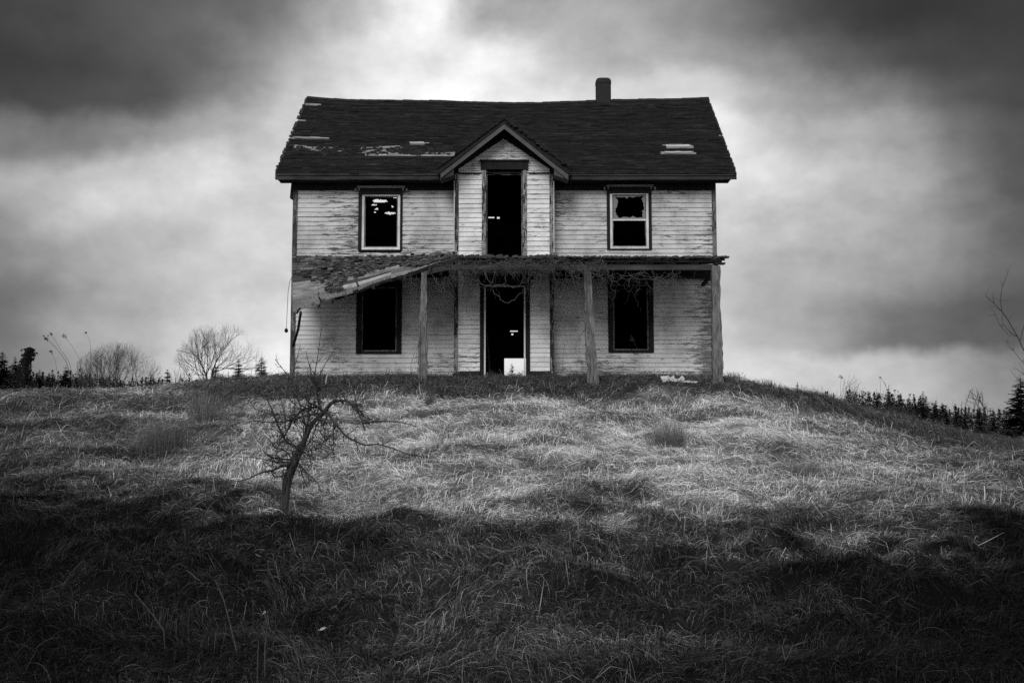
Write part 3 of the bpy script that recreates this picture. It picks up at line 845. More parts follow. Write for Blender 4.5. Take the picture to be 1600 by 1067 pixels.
# back slope with the holes the sky shows through
def back_hit(px, py):
    d = ray(px, py); n = Vector((0, (ZR - ZE), (YR - EY))); p0 = Vector((0, YR, ZR))
    p = CAM + d * ((p0 - CAM).dot(n) / d.dot(n)); return p.x, (p.y - YR) / (YR - EY)
holes = []
for (px0, px1, py0, py1) in ((580, 608, 308, 314.5), (580, 590, 316.5, 319), (585, 592, 322, 326.5), (584, 588.5, 328, 331), (600, 619, 328, 333.5), (611, 615, 318.5, 321.5), (762, 773.5, 335.5, 339), (776, 781.5, 335, 339.5), (614, 621, 305.5, 307)):
    xa, ta = back_hit(px0, py0); xb, tb = back_hit(px1, py1); holes.append(((xa + xb) / 2, (ta + tb) / 2, abs(xb - xa) / 2 * .82, abs(tb - ta) / 2 * .72))
V = []; Q = []
nx, nt_ = 420, 210
for j in range(nt_ + 1):
    t = j / nt_; a, b = edge_x(1 - t)
    for i in range(nx + 1):
        x = a + (b - a) * i / nx
        V.append((x, YR + (YR - EY) * t, ZR - .03 - (ZR - ZE) * t + sag(x, 1 - t)))
for j in range(nt_):
    for i in range(nx):
        c = V[j * (nx + 1) + i]; t = (j + .5) / nt_
        cut = False
        for hx, ht, rx, rt in holes:
            e = abs((c[0] + .012 - hx) / rx) ** 2.6 + abs((t - ht) / rt) ** 2.6 + .45 * float(vnoise(c[0], t * 5, .035, 3.0))
            if e < 1: cut = True
        if not cut:
            k = j * (nx + 1) + i; Q.append((k, k + 1, k + nx + 2, k + nx + 1))
add_mesh('back_slope', V, Q, [1] * len(V), M['inside'], roof)
# rake boards and the little cornice returns at the wall corners
for xs, sgn in ((0, 1), (1, -1)):
    mb = MB()
    for y0, y1, t0, t1 in ((EY, YR, 0, 1), (YR, 2 * YR - EY, 1, 0)):
        xa, xb = edge_x(t0)[xs], edge_x(t1)[xs]
        za, zb = ZE - .035 + (ZR - ZE) * t0, ZE - .035 + (ZR - ZE) * t1
        i0 = sgn * .03
        lo = sorted
        p = [(xa, y0, za - .13), (xa + i0, y0, za - .13), (xb + i0, y1, zb - .13), (xb, y1, zb - .13), (xa, y0, za), (xa + i0, y0, za), (xb + i0, y1, zb), (xb, y1, zb)]
        if sgn < 0: p = [p[1], p[0], p[3], p[2], p[5], p[4], p[7], p[6]]
        mb.hexa(p)
    mb.build('rake_board', M['fascia'], roof)
mb = MB()
x = XL - .03
mb.hexa([(x - .06, -.04, AZ(310)), (x, -.04, AZ(312)), (x, .1, AZ(312)), (x - .06, .1, AZ(310)), (x - .03, -.04, AZ(284)), (x + .02, -.04, AZ(284)), (x + .02, .1, AZ(284)), (x - .03, .1, AZ(284))])
mb.box(XR + .03, XR + .13, -.3, -.1, AZ(287), AZ(282.5)); mb.box(XR + .1, XR + .125, -.3, -.27, AZ(291), AZ(287))
mb.build('cornice_return', M['trim_dark'], house)

# chimney
CX0, CX1 = AX(931, 140, YR), AX(954.5, 140, YR)
mb = MB(); zc0, zc1 = ZR - .5, at(942, 123.5, YR).z
cw = (CX1 - CX0) / 2; cxm = (CX0 + CX1) / 2
lv = [(zc0, 1), (zc1 - .16, 1), (zc1 - .15, 1.04), (zc1 - .07, 1.03), (zc1 - .02, .9), (zc1, .74)]
rings = []
for z, s in lv:
    ring = []
    for k in range(16):
        th = 2 * math.pi * (k + .5) / 16; c, sn = math.cos(th), math.sin(th); e = .42
        ring.append((cxm + cw * s * math.copysign(abs(c) ** e, c), YR + .05 + cw * s * math.copysign(abs(sn) ** e, sn), z))
    rings.append(ring)
for a, b in zip(rings, rings[1:]):
    for k in range(16): mb.quad(a[k], a[(k+1) % 16], b[(k+1) % 16], b[k])
mb.poly(rings[-1])
ch = mb.build('chimney', M['brick'], roof)

# bay gable roof ---------------------------------------------------
GY = -0.88
apex = at(788, 187, GY); gl = at(684, 264, GY); gr = at(892, 266, GY)
GYB = 1.6
gable = MB()
for e in (gl, gr):
    sgn = -1 if e.x < apex.x else 1
    q = [Vector((e.x, GY, e.z)), Vector((apex.x, GY, apex.z)), Vector((apex.x, GYB, apex.z)), Vector((e.x, GYB, e.z))]
    dn = Vector((0, 0, -.13))
    gable.hexa([q[0] + dn, q[1] + dn, q[2] + dn, q[3] + dn] + q if sgn < 0 else [q[3] + dn, q[2] + dn, q[1] + dn, q[0] + dn, q[3], q[2], q[1], q[0]])
groof = gable.build('bay_roof', M['trim_dark'], house)
for e, sd in ((gl, 3), (gr, 4)):
    V = []; Q = []; tn = []; r = random.Random(sd)
    for j in range(15):
        t0 = j / 15; t1 = (j + 1) / 15 + .02
        y = GY - .03
        while y < GYB:
            y2 = y + r.uniform(.12, .25)
            nrm = Vector((-(apex.z - e.z), 0, (apex.x - e.x))).normalized()
            if nrm.z < 0: nrm = -nrm
            def gp(yy, t, h): return Vector((e.x + (apex.x - e.x) * t, yy, e.z + (apex.z - e.z) * t)) + nrm * h
            lf = .02 + abs(r.gauss(0, .006)) + (.02 if (sd == 4 and r.random() < .3) else 0)
            n = len(V); V += [tuple(q) for q in (gp(y, t0, lf), gp(y2, t0, lf), gp(y2, t1, .008), gp(y, t1, .008), gp(y, t0, .0), gp(y2, t0, .0), gp(y, t1, 0.0))]
            Q += [(n, n+1, n+2, n+3), (n+4, n+5, n+1, n), (n+6, n+4, n, n+3)]
            k = r.uniform(.6, 1.5); tn += [k] * 7; y = y2
    add_mesh('shingles', V, Q, tn, M['shingle'], groof)
# moss and rotten shingle tufts along the right rake
mb = MB(); r = random.Random(8)
for i in range(150):
    t = r.uniform(.02, .98) ** .8; e = gr if i > 30 else gl
    p = Vector((e.x + (apex.x - e.x) * t, GY + r.uniform(-.03, .5), e.z + (apex.z - e.z) * t + .02)); s = r.uniform(.015, .05) * (1.4 if i > 30 else .8)
    mb.hexa([p + Vector((a * s * r.uniform(.6, 1.4), b * s, c)) for c in (-.02, s * r.uniform(.6, 1.6)) for a, b in ((-1, -1), (1, -1), (1, 1), (-1, 1))])
mb.build('moss_tufts', M['trim_dark'], groof)
# bargeboards, boxed ends, rake friezes
for e in (gl, gr):
    s = 1 if e.x > apex.x else -1
    a = Vector((apex.x, GY - .015, apex.z - .165)); b = Vector((e.x - s * .07, GY - .015, e.z - .14 - .025))
    mb = MB(); w = Vector((0, 0, .052))
    mb.hexa([p for p in ([b - w, a - w, a - w + Vector((0, .03, 0)), b - w + Vector((0, .03, 0)), b + w, a + w, a + w + Vector((0, .03, 0)), b + w + Vector((0, .03, 0))] if s < 0 else
            [a - w, b - w, b - w + Vector((0, .03, 0)), a - w + Vector((0, .03, 0)), a + w, b + w, b + w + Vector((0, .03, 0)), a + w + Vector((0, .03, 0))])])
    mb.build('bargeboard', M['barge'], groof)
    mb = MB()     # boxed cornice end
    xo = e.x - s * .05; xi = (BX1 + .02) if s > 0 else (BX0 - .02)
    zt = e.z - .05; zs = (apex.z - e.z) / abs(apex.x - e.x); zin = zt + zs * abs(xo - xi) - .02
    zb = AZ(282, GY); zbi = AZ(272, GY)
    pts = [(xo, zb + .02), (xi, zbi - .02), (xi, zin - .04), (xo, zt - .02)]
    if s < 0: pts = [pts[1], pts[0], pts[3], pts[2]]
    f0 = [Vector((x, GY + .02, z)) for x, z in pts]; f1 = [Vector((x, BAYY - .05, z)) for x, z in pts]
    mb.hexa([f0[1], f0[0], f1[0], f1[1], f0[2], f0[3], f1[3], f1[2]])
    mb.build('cornice_end', M['barge'] if s > 0 else M['fascia'], groof)
    mb = MB()     # dark rake frieze on the bay wall
    g0 = Vector((XM, BAYY - .045, ZG)); g1 = Vector(((BX1 + .02) if s > 0 else (BX0 - .02), BAYY - .045, ZSH - .015 ))
    up = Vector((0, 0, .36)); bk = Vector((0, .04, 0))
    q = [g1, g0, g0 + bk, g1 + bk] if s < 0 else [g0, g1, g1 + bk, g0 + bk]
    mb.hexa(q + [v + up for v in q]); mb.build('rake_frieze', M['trim_dark'], groof)

# windows and doors ------------------------------------------------
def frame_boards(mb, x0, x1, z0, z1, w, ya, yb, top=None, bottom=None, mi=0):
    t = top if top is not None else w; bt = bottom if bottom is not None else w
    mb.box(x0, x0 + w, ya, yb, z0 + bt, z1 - t, mi); mb.box(x1 - w, x1, ya, yb, z0 + bt, z1 - t, mi)
    if t: mb.box(x0, x1, ya - .002, yb, z1 - t, z1, mi)
    if bt: mb.box(x0, x1, ya - .004, yb, z0, z0 + bt, mi)
def window(rc, sash_rc, rail, crown, label, Y=0.0, casing='trim_dark'):
    x0, x1, z0, z1 = rc
    mb = MB(); frame_boards(mb, x0, x1, z0, z1, .1 if sash_rc else .11, Y - .04, Y + .1, bottom=.05)
    w = mb.build('window', M[casing], house, bevel=.004); w['label'] = label
    if sash_rc:
        sx0, sx1, sz0, sz1 = sash_rc
        mb = MB(); frame_boards(mb, sx0, sx1, sz0, sz1, .055, Y - .062, Y - .035)
        if rail: mb.box(sx0 + .055, sx1 - .055, Y - .06, Y - .03, rail - .02, rail + .02)
        mb.build('sash', M['sash'], w, bevel=.004)
        mb = MB(); frame_boards(mb, sx0 + .058, sx1 - .058, sz0 + .058, sz1 - .058, .02, Y - .03, Y + .0)
        mb.build('inner_sash', M['corner'], w)
    if crown:
        mb = MB(); c0, c1, cz0, cz1 = crown
        mb.box(c0, c1, Y - .1, Y - .046, cz1 - .05, cz1); mb.box(c0 + .03, c0 + .06, Y - .09, Y - .046, cz0, cz1 - .05); mb.box(c1 - .06, c1 - .03, Y - .09, Y - .046, cz0, cz1 - .05)
        for s, cx in ((-1, c0), (1, c1)):
            a = cx + (.02 if s > 0 else -.06)
            mb.hexa([(a, Y - .09, cz0 - .01), (a + .04, Y - .09, cz0 - .01), (a + .04, Y - .046, cz0 - .01), (a, Y - .046, cz0 - .01), (a - .0, Y - .09, cz0 + .05), (a + .04, Y - .09, cz0 + .05), (a + .04, Y - .046, cz0 + .05), (a, Y - .046, cz0 + .05)])
        mb.build('crown', M['crown'], w)
        mb = MB(); mb.box(x0 - .0, x1 + .0, Y - .07, Y - .046, z1 - .1, cz1 - .05); mb.build('head_casing', M['trim_dark'], w)
    return w
window(W_UL, rect(566, 625.5, 303.5, 391), None, rect(559, 633, 292, 299), 'upper window with white sash and no glass, sky showing through roof holes behind')
w = window(W_UR, rect(953, 1013, 301.5, 389.5), AZ(344.5), rect(947, 1020, 290, 297), 'upper sash window with jagged broken glass in its top pane')
# jagged glass left in the top sash
sr = rect(953, 1013, 301.5, 389.5); gx0, gx1, gz0, gz1 = sr[0] + .055, sr[1] - .055, AZ(344.5) + .02, sr[3] - .055
mb = MB(); r = random.Random(2)
def rim(u):  # u around the pane 0..4
    k = int(u) % 4; f = u - int(u)
    c = [(gx0, gz0), (gx1, gz0), (gx1, gz1), (gx0, gz1), (gx0, gz0)]
    a, b = c[k], c[k+1]; return Vector((a[0] + (b[0] - a[0]) * f, 0, a[1] + (b[1] - a[1]) * f))
cen = Vector(((gx0 + gx1) / 2, 0, (gz0 + gz1) / 2)); outer = []; inner = []
nseg = 56
for i in range(nseg):
    u = 4 * i / nseg; p = rim(u); d = r.uniform(.10, .22) + (.10 if i % 9 == 0 else 0) + (.12 if 42 < i < 50 else 0)
    outer.append(p); inner.append(p + (cen - p) * d)
for i in range(nseg):
    j = (i + 1) % nseg
    for yy in (-.028, -.024):
        mb.quad(*[(q.x, yy, q.z) for q in (outer[i], outer[j], inner[j], inner[i])])
mb.build('glass', M['glass'], w)
window(W_LL, None, None, None, 'empty lower window left of the door with dark frame')
w2 = window(W_LR, None, None, None, 'empty lower window right of the door with dark frame')
for rc, ww in ((W_LL, None), (W_LR, None)):
    mb = MB(); frame_boards(mb, rc[0] + .115, rc[1] - .115, rc[2] + .055, rc[3] - .115, .03, .0, .05); o = mb.build('inner_frame', M['corner'], w2 if rc is W_LR else [c for c in house.children if c.name.startswith('window')][2])
# something pale inside the lower right window, debris on the lower left sill
mb = MB(); p = at(988, 530, .3)
mb.tube([at(998, 549, .25), at(990, 533, .3), at(985, 524, .3)], [.006, .012, .02], 5); mb.poly([at(984, 533, .28), at(992, 533, .28), at(987, 523, .3)])
mb.build('torn_curtain', M['fascia'], w2)
mb = MB()
for i in range(7):
    p = at(random.uniform(590, 606), 548.5, .09); mb.beam(p, p + Vector((random.uniform(.03, .1), 0, random.uniform(0, .03))), .03, .02)
mb.build('sill_debris', M['beam'], [c for c in house.children if c.name.startswith('window')][2])

# doorway in the bay and the tall upper opening
x0, x1, z0, z1 = D_UP
mb = MB(); mb.box(x0, x0 + .09, BAYY - .045, BAYY + .1, z0, AZ(265, BAYY)); mb.box(x1 - .09, x1, BAYY - .045, BAYY + .1, z0, AZ(265, BAYY))
dr = mb.build('door_frame', M['trim_peel'], house); dr['label'] = 'tall upper balcony doorway with peeling grey casing'
mb = MB(); mb.box(x0 - .03, x1 + .03, BAYY - .07, BAYY - .03, AZ(266, BAYY), z1 - .02); mb.box(x0 - .05, x1 + .05, BAYY - .1, BAYY - .03, z1 - .019, z1 + .012)
mb.build('head_casing', M['trim_dark'], dr)
mb = MB(); mb.box(x0 + .095, x0 + .12, BAYY, BAYY + .1, z0, AZ(266, BAYY)); mb.box(x1 - .12, x1 - .095, BAYY, BAYY + .1, z0, AZ(266, BAYY))
mb.build('jamb', M['corner'], dr)
x0, x1, z0, z1 = D_LO
mb = MB(); mb.box(x0, x0 + .09, BAYY - .045, BAYY + .1, z0, AZ(447, BAYY)); mb.box(x1 - .09, x1, BAYY - .045, BAYY + .1, z0, AZ(447, BAYY))
dr = mb.build('door_frame', M['trim_dark'], house); dr['label'] = 'empty front doorway with a thin white inner edge under the porch'
mb = MB(); mb.box(x0 - .01, x1 + .01, BAYY - .06, BAYY - .03, AZ(447, BAYY), AZ(437, BAYY)); mb.box(x0 - .08, x1 + .08, BAYY - .1, BAYY - .03, AZ(437, BAYY) + .001, AZ(432, BAYY))
mb.build('head_casing', M['trim_dark'], dr)
ix0, ix1, iz1 = AX(756.5, 500, BAYY), AX(821, 500, BAYY), AZ(446.5, BAYY)
mb = MB(); mb.box(ix0, ix0 + .035, BAYY - .052, BAYY - .02, z0, iz1 - .035); mb.box(ix1 - .035, ix1, BAYY - .052, BAYY - .02, z0, iz1 - .035); mb.box(ix0, ix1, BAYY - .054, BAYY - .02, iz1 - .03, iz1)
mb.build('door_stop', M['sash'], dr)
mb = MB(); mb.box(x0 - .02, x1 + .02, BAYY - .1, BAYY + .12, AZ(592.5, BAYY), AZ(590, BAYY)); mb.build('threshold', M['beam'], dr)
mb = MB(); mb.beam(at(761, 520, .0), at(766, 590, .3), .025, .025); mb.build('loose_lath', M['beam'], dr)

# porch -------------------------------------------------------------
PY = -2.0
porch = MB()
fx0, fx1 = AX(712, 404, PY), AX(1131, 404, PY)
zf = AZ(402.5, PY)
n = 26
prof = []
for i in range(n + 1):
    x = fx0 + (fx1 - fx0) * i / n
    prof.append((x, zf - .012 + .012 * math.sin(i * .9) - .02 * (i / n) ** 2 + random.gauss(0, .003)))
WT = ZP + .02
for i in range(n):
    (xa, za), (xb, zb) = prof[i], prof[i+1]
    wa = min(max(xa, XL), XR + .02); wb = min(max(xb, XL), XR + .02)
    porch.hexa([(xa, PY - .12, za - .05), (xb, PY - .12, zb - .05), (wb, 0.0, WT - .07), (wa, 0.0, WT - .07), (xa, PY - .12, za), (xb, PY - .12, zb), (wb, 0.0, WT), (wa, 0.0, WT)])
proof = porch.build('porch_roof', M['trim_dark'], house)
# ragged shingle and moss edge along the porch front, fascia behind it
mb = MB(); r = random.Random(4)
for i in range(210):
    x = r.uniform(fx0, fx1 + .03); z = zf - .005
    w = r.uniform(.02, .12); h = r.uniform(.004, .03) * (2 if x < .9 else 1)
    mb.hexa([(x, PY - r.uniform(.12, .2), z - r.uniform(.01, .05)), (x + w, PY - .15, z - r.uniform(.01, .05)), (x + w, PY + .1, z), (x, PY + .1, z), (x, PY - .14, z + h * .6), (x + w, PY - .14, z + h), (x + w, PY + .1, z + h), (x, PY + .1, z + h)])
mb.build('ragged_edge', M['fascia'], proof)
mb = MB(); mb.box(fx0 - .02, fx1 - .06, PY - .1, PY - .07, AZ(411, PY), zf - .055); mb.build('porch_fascia', M['trim_dark'], proof)
mb = MB(); mb.box(fx1 - .1, fx1 + .05, PY - .1, PY - .02, AZ(404.5, PY), AZ(402, PY)); mb.box(fx1 - .2, fx1 + .02, PY - .08, PY + .1, AZ(413, PY), AZ(411, PY))
mb.build('splintered_end', M['beam'], proof)
mb = MB()      # rafters below
for i in range(11):
    x = fx0 + .25 + i * .52
    if x > fx1 - .1: break
    mb.hexa([(x, PY - .05, zf - .14), (x + .05, PY - .05, zf - .14), (x + .05, -.03, WT - .17), (x, -.03, WT - .17), (x, PY - .05, zf - .055), (x + .05, PY - .05, zf - .055), (x + .05, -.03, WT - .075), (x, -.03, WT - .075)])
mb.build('rafters', M['beam'], proof)
mb = MB()      # front beam carried by the posts
bx0, bx1 = AX(668, 420, PY), AX(1122, 420, PY)
mb.box(AX(700, 420, PY), bx1, PY - .03, PY + .1, AZ(422, PY), AZ(414, PY))
mb.hexa([(bx0, PY - .03, AZ(429, PY)), (AX(700, 420, PY), PY - .03, AZ(422, PY)), (AX(700, 420, PY), PY + .1, AZ(422, PY)), (bx0, PY + .1, AZ(429, PY)), (bx0, PY - .03, AZ(420, PY)), (AX(700, 420, PY), PY - .03, AZ(412, PY)), (AX(700, 420, PY), PY + .1, AZ(412, PY)), (bx0, PY + .1, AZ(420, PY))])
mb.build('porch_beam', M['beam'], proof)
for xa, xb, za, zb in ((BX1 + .03, XR - .08, 436, 419), (XL + 1.7, BX0 - .03, 434, 417)):
    mb = MB(); mb.box(xa, xb, -.1, -.03, AZ(za), AZ(zb)); mb.build('ledger', M['trim_dark'], proof)

# collapsed left end: hinged on the wall, front edge dropped
front_line = [(457, 487), (487, 476), (520, 463), (560, 450), (600, 437), (640, 424), (670, 414), (695, 407), (714, 402.5)]
def col_front(s):
    px = 457 + (714 - 457) * s; py = float(np.interp(px, [p[0] for p in front_line], [p[1] for p in front_line]))
    yy = -1.55 - .5 * min(1, s * 1.4)
    return at(px, py, yy)
wl, wr = XL - .0, AX(714, 403)
def col_pt(x, t, h=0.0):       # x is s in 0..1, t 0 wall .. 1 front
    s = min(max(x, 0), 1); a = Vector((wl + (wr - wl) * s, -.02, ZP + .02)); b = col_front(s)
    bow = -.05 * math.sin(math.pi * t) * (1 - s) + .012 * math.sin(s * 17 + t * 5)
    p = a + (b - a) * t; return Vector((p.x, p.y, p.z + bow + h))
mb = MB(); NS, NT = 30, 9
for j in range(NT):            # sheathing boards, each board runs across
    for i in range(NS):
        s0, s1 = i / NS, (i + 1) / NS; t0, t1 = j / NT + .006, (j + 1) / NT - .006
        r_ = random.Random(j * 7 + i // 9); jj = r_.uniform(-.004, .022)
        if j == NT - 1: t1 = 1.0 + .10 * float(vnoise(s0 * 40, 1.0, 1.0)) * (1 - s0)
        mi_ = r_.choice([0, 0, 1, 2, 2, 3])
        mb.hexa([col_pt(s0, t1, -.03 + jj), col_pt(s1, t1, -.03 + jj), col_pt(s1, t0, -.03 + jj), col_pt(s0, t0, -.03 + jj), col_pt(s0, t1, jj), col_pt(s1, t1, jj), col_pt(s1, t0, jj), col_pt(s0, t0, jj)], mi_)
slump = mb.build('collapsed_porch_roof', [M['bare'], M['bright'], M['post'], M['beam']], house)
mask_s = [0, .11, .12, .19, .20, .24, .30, .31, .34, .42, .46, .52, .60, .66, .72, .80, 1]
mask_t = [.34, .36, .50, .56, .84, .94, .92, .66, .62, .60, .60, .52, .50, .58, .8, 1.0, 1.0]
def col_skip(s, t, r):
    tt = 1 - t
    return tt > float(np.interp(s, mask_s, mask_t)) + .05 * float(vnoise(s * 30, tt * 10, 1.0, 4.0)) or (tt < .06 and r.random() < .3) or r.random() < .03
r = random.Random(12); V = []; Q = []; tn = []
rows = 22
for j in range(rows):
    ta = 1 - j / rows; tb = ta - 1.35 / rows; s = 0.0
    while s < 1:
        s2 = min(1, s + r.uniform(.014, .036))
        if not col_skip((s + s2) / 2, (j + .5) / rows, r):
            lf = .045 + abs(r.gauss(0, .018)) * (2.2 if r.random() < .12 else 1); k1 = r.gauss(0, .01)
            p = [col_pt(s + .001, ta, lf), col_pt(s2 - .001, ta + k1 * .3, lf + k1), col_pt(s2 - .001, max(tb, 0), .02), col_pt(s + .001, max(tb, 0), .02), col_pt(s + .001, ta, lf - .022), col_pt(s2 - .001, ta, lf - .022)]
            n = len(V); V += [tuple(q) for q in p]; Q += [(n, n+1, n+2, n+3), (n+4, n+5, n+1, n)]
            k = r.choice([.45, .7, 1, 1.2, 1.7]); tn += [k] * 4 + [k * .4] * 2
        s = s2
add_mesh('shingles', V, Q, tn, M['porch_shingle'], slump)
mb = MB()           # broken edge board hanging below the front line
for i in range(24):
    s0, s1 = .26 + i * .03, .26 + (i + 1) * .03
    if s1 > 1: break
    a, b = col_pt(s0, 1), col_pt(s1, 1); dz = .085 + random.gauss(0, .004)
    mb.hexa([(a.x, a.y - .0, a.z - dz), (b.x, b.y, b.z - dz), (b.x, b.y + .1, b.z - dz), (a.x, a.y + .1, a.z - dz), (a.x, a.y, a.z - .031), (b.x, b.y, b.z - .031), (b.x, b.y + .1, b.z - .031), (a.x, a.y + .1, a.z - .031)])
mb.build('sagging_edge_board', M['trim_dark'], slump)
mb = MB()
for (p0, p1, w_) in (((585, 444), (586, 452), .03), ((521, 468), (519, 473), .04), ((498, 464), (503, 472), .05), ((469, 481), (463, 490), .05), ((470, 486), (471, 492), .03), ((607, 436), (611, 441), .03), ((560, 447), (556, 438), .04), ((540, 440), (543, 430), .05)):
    mb.beam(at(p0[0], p0[1], -1.75), at(p1[0], p1[1], -1.7), w_, .02)
for i in range(60):
    s = random.uniform(.05, .62); t = float(np.interp(s, mask_s, mask_t)) + random.uniform(-.03, .08); p = col_pt(s, min(t, 1), .05)
    mb.beam(p, p + Vector((random.uniform(-.12, .12), random.uniform(-.06, .06), random.uniform(-.02, .05))), random.uniform(.02, .05), .012)
mb.build('splinters', M['beam'], slump)
for s_ in (.16, .33, .5, .68, .84):
    mb = MB(); a = col_pt(s_, .35, -.09); b = col_pt(s_, 1.0, -.09) + Vector((random.uniform(-.04, .04), -.07, -.02)); mb.beam(a, b, .05, .1); mb.build('broken_rafter', M['beam'], slump)
mb = MB(); mb.beam(at(470, 487, -1.0), at(466, 514, -.9), .05, .03); mb.beam(at(466, 514, -.9), at(458, 541, -.5), .05, .03)
mb.build('dangling_board', M['trim_dark'], slump)

# porch posts
def post(p, name_mat='post', broken=0):
    """p: list of (px, py, half width m) from the top down, on the porch line"""
    mb = MB(); r = random.Random(int(p[0][0])); ring = []
    pts = []
    for (a, b) in zip(p, p[1:]):
        for k in range(6):
            f = k / 6; pts.append((a[0] + (b[0] - a[0]) * f, a[1] + (b[1] - a[1]) * f, a[2] + (b[2] - a[2]) * f))
    pts.append(p[-1])
    for px, py, hw in pts:
        c = at(px, py, PY + .04); jw = r.gauss(0, .009)
        ring.append([(c.x + sx * (hw + jw), c.y + sy * min(hw, .075), c.z) for sx, sy in ((-1, -1), (-.3, -1.08), (.35, -1.02), (1, -1), (1, 1), (-1, 1))])
    for a, b in zip(ring, ring[1:]):
        for k in range(6): mb.quad(b[k], b[(k+1) % 6], a[(k+1) % 6], a[k])
    mb.poly(ring[0][::-1]); mb.poly(ring[-1]); return mb.build('porch_post', M[name_mat], house)
p1 = post([(663, 422, .062), (662.5, 470, .07), (661, 505, .08), (660.5, 560, .09), (661, 597, .095)]); p1['label'] = 'peeling porch post left of the doorway'
p2 = post([(918, 419, .075), (919.5, 470, .085), (922, 530, .10), (925.5, 575, .11), (927, 600, .115)]); p2['label'] = 'leaning weathered porch post right of the doorway with vines'
p3 = post([(1118, 416, .085), (1118.5, 470, .09), (1120, 530, .105), (1121, 575, .11), (1121, 600, .12)], 'beam' if False else 'post'); p3['label'] = 'wide grey corner post at the right end of the porch'
for (q, a, b) in ((p1, (656, 500), (655, 596)), (p2, (914, 425), (919, 520))):
    mb = MB(); mb.beam(at(a[0], a[1], PY - .05), at(b[0], b[1], PY - .05), .05, .02); mb.build('loose_facing', M['post'], q)
mb = MB(); mb.beam(at(1114, 425, PY + .04), at(1098, 446, PY + 1.2), .07, .06); mb.build('brace', M['beam'], p3)
mb = MB()        # pale scraps of sill hanging at the foot of the right wall are a thing of their own
# ------------------------------------------------------------------ small things round the house
bd = MB()
def scrap(pts, Y, thick=.03):
    f = [at(px, py, Y) for px, py in pts]; n = len(f)
    b0 = len(bd.v); bd.v += [tuple(q) for q in f] + [(q.x, q.y + thick, q.z + .004) for q in f]
    bd.f.append(tuple(range(b0, b0 + n))); bd.m.append(0); bd.f.append(tuple(reversed(range(b0 + n, b0 + 2 * n)))); bd.m.append(0)
    for i in range(n): bd.f.append((b0 + i, b0 + n + i, b0 + n + (i + 1) % n, b0 + (i + 1) % n)); bd.m.append(0)
scrap([(1032, 588), (1045, 587), (1047, 590), (1053, 586), (1054, 591), (1060, 592), (1066, 587), (1070, 591), (1068, 594), (1090, 596), (1088, 598), (1062, 597), (1036, 598)], -2.25)
o = bd.build('broken_board', M['sash'])
tag(o, 'broken white board with jagged edge lying at the foot of the right corner post', 'board')
rebase(o, at(1060, 598, -2.25))

wr_ = MB()
wr_.tube([at(457, 432, -.05), at(452.5, 440, -.08), at(450, 458, -.1), at(449, 480, -.1), at(447.5, 513, -.1)], .006, 4)
o = wr_.build('hanging_wire', M['trim_dark']); rebase(o, at(447, 520, -.1))
tag(o, 'thin wire with a dark knob hanging off the left corner of the farmhouse', 'wire')
kb = MB(); c = at(447.3, 516.5, -.1)
kb.tube([c + Vector((0, 0, .055)), c + Vector((0, 0, .03)), c, c - Vector((0, 0, .03)), c - Vector((0, 0, .05))], [.012, .035, .045, .035, .012], 8)
kb.build('knob', M['trim_dark'], o, smooth=True)

# dry vines
def wander(p, q, sagm, n=12, j=.04, r=random):
    p = Vector(p); q = Vector(q); out = []
    ph = [r.uniform(0, 6.28) for _ in range(4)]
    for i in range(n + 1):
        t = i / n; c = p + (q - p) * t; c.z -= sagm * 4 * t * (1 - t)
        c += Vector((math.sin(t * 9 + ph[0]), math.sin(t * 7 + ph[1]), math.sin(t * 11 + ph[2]))) * j * (0.3 + min(t, 1 - t) * 2)
        c += Vector((r.gauss(0, 1), r.gauss(0, .6), r.gauss(0, 1))) * (.016 if 0 < i < n else 0)
        out.append(c)
    return out
def vine(label, spec, loc, seed):
    r = random.Random(seed); mb = MB()
    for kind, cnt, (pxa, pxb), (pya, pyb), rad in spec:
        for i in range(int(cnt * .7)):
            a = r.uniform(pxa, pxb); ya = r.uniform(pya, pyb); Y = PY - r.uniform(.12, .3)
            if kind == 'run':      # along the edge
                b = a + r.uniform(20, 75) * r.choice([-1, 1]); b = min(max(b, pxa), pxb)
                pts = wander(at(a, ya, Y), at(b, r.uniform(pya, pyb), PY - r.uniform(.12, .28)), r.uniform(-.04, .16), 12, .05, r)
            elif kind == 'loop':
                b = a + r.uniform(15, 60); b = min(b, pxb)
                pts = wander(at(a, ya, Y), at(b, ya + r.uniform(-6, 6), Y), r.uniform(.1, .38), 12, .03, r)
            else:                  # hang or climb
                dy = r.uniform(15, 60) if kind == 'hang' else r.uniform(60, 150)
                pts = wander(at(a, ya, Y + (.1 if kind == 'climb' else 0)), at(a + r.uniform(-14, 14), ya + dy, Y + r.uniform(0, .2)), 0, 12, .06, r)
            R0 = rad * r.uniform(.45, 1.1)
            mb.tube(pts, [R0 * (1 - .5 * k / len(pts)) for k in range(len(pts))], 4)
            for k in range(r.randint(1, 4)):      # side tendrils
                p = pts[r.randrange(2, len(pts))]
                q = p + Vector((r.uniform(-.2, .2), r.uniform(-.05, .1), r.uniform(-.28, .08)))
                mb.tube(wander(p, q, 0, 5, .03, r), R0 * .45, 3)
    o = mb.build('dead_vine', M['vine']); rebase(o, loc); tag(o, label, 'vine', 'dead vines on the porch'); return o
vine('dense bare vine tangled along the porch edge above the front doorway', [('run', 44, (690, 870), (400, 416), .006), ('hang', 26, (690, 870), (404, 414), .003), ('loop', 12, (700, 860), (404, 414), .008), ('hang', 9, (690, 860), (406, 420), .005)], at(780, 405, PY - .15), 3)
vine('bare vine tangle over the porch edge beside the leaning post', [('run', 34, (860, 945), (402, 420), .006), ('loop', 12, (865, 960), (406, 420), .007), ('hang', 14, (862, 912), (408, 440), .004)], at(900, 405, PY - .15), 4)
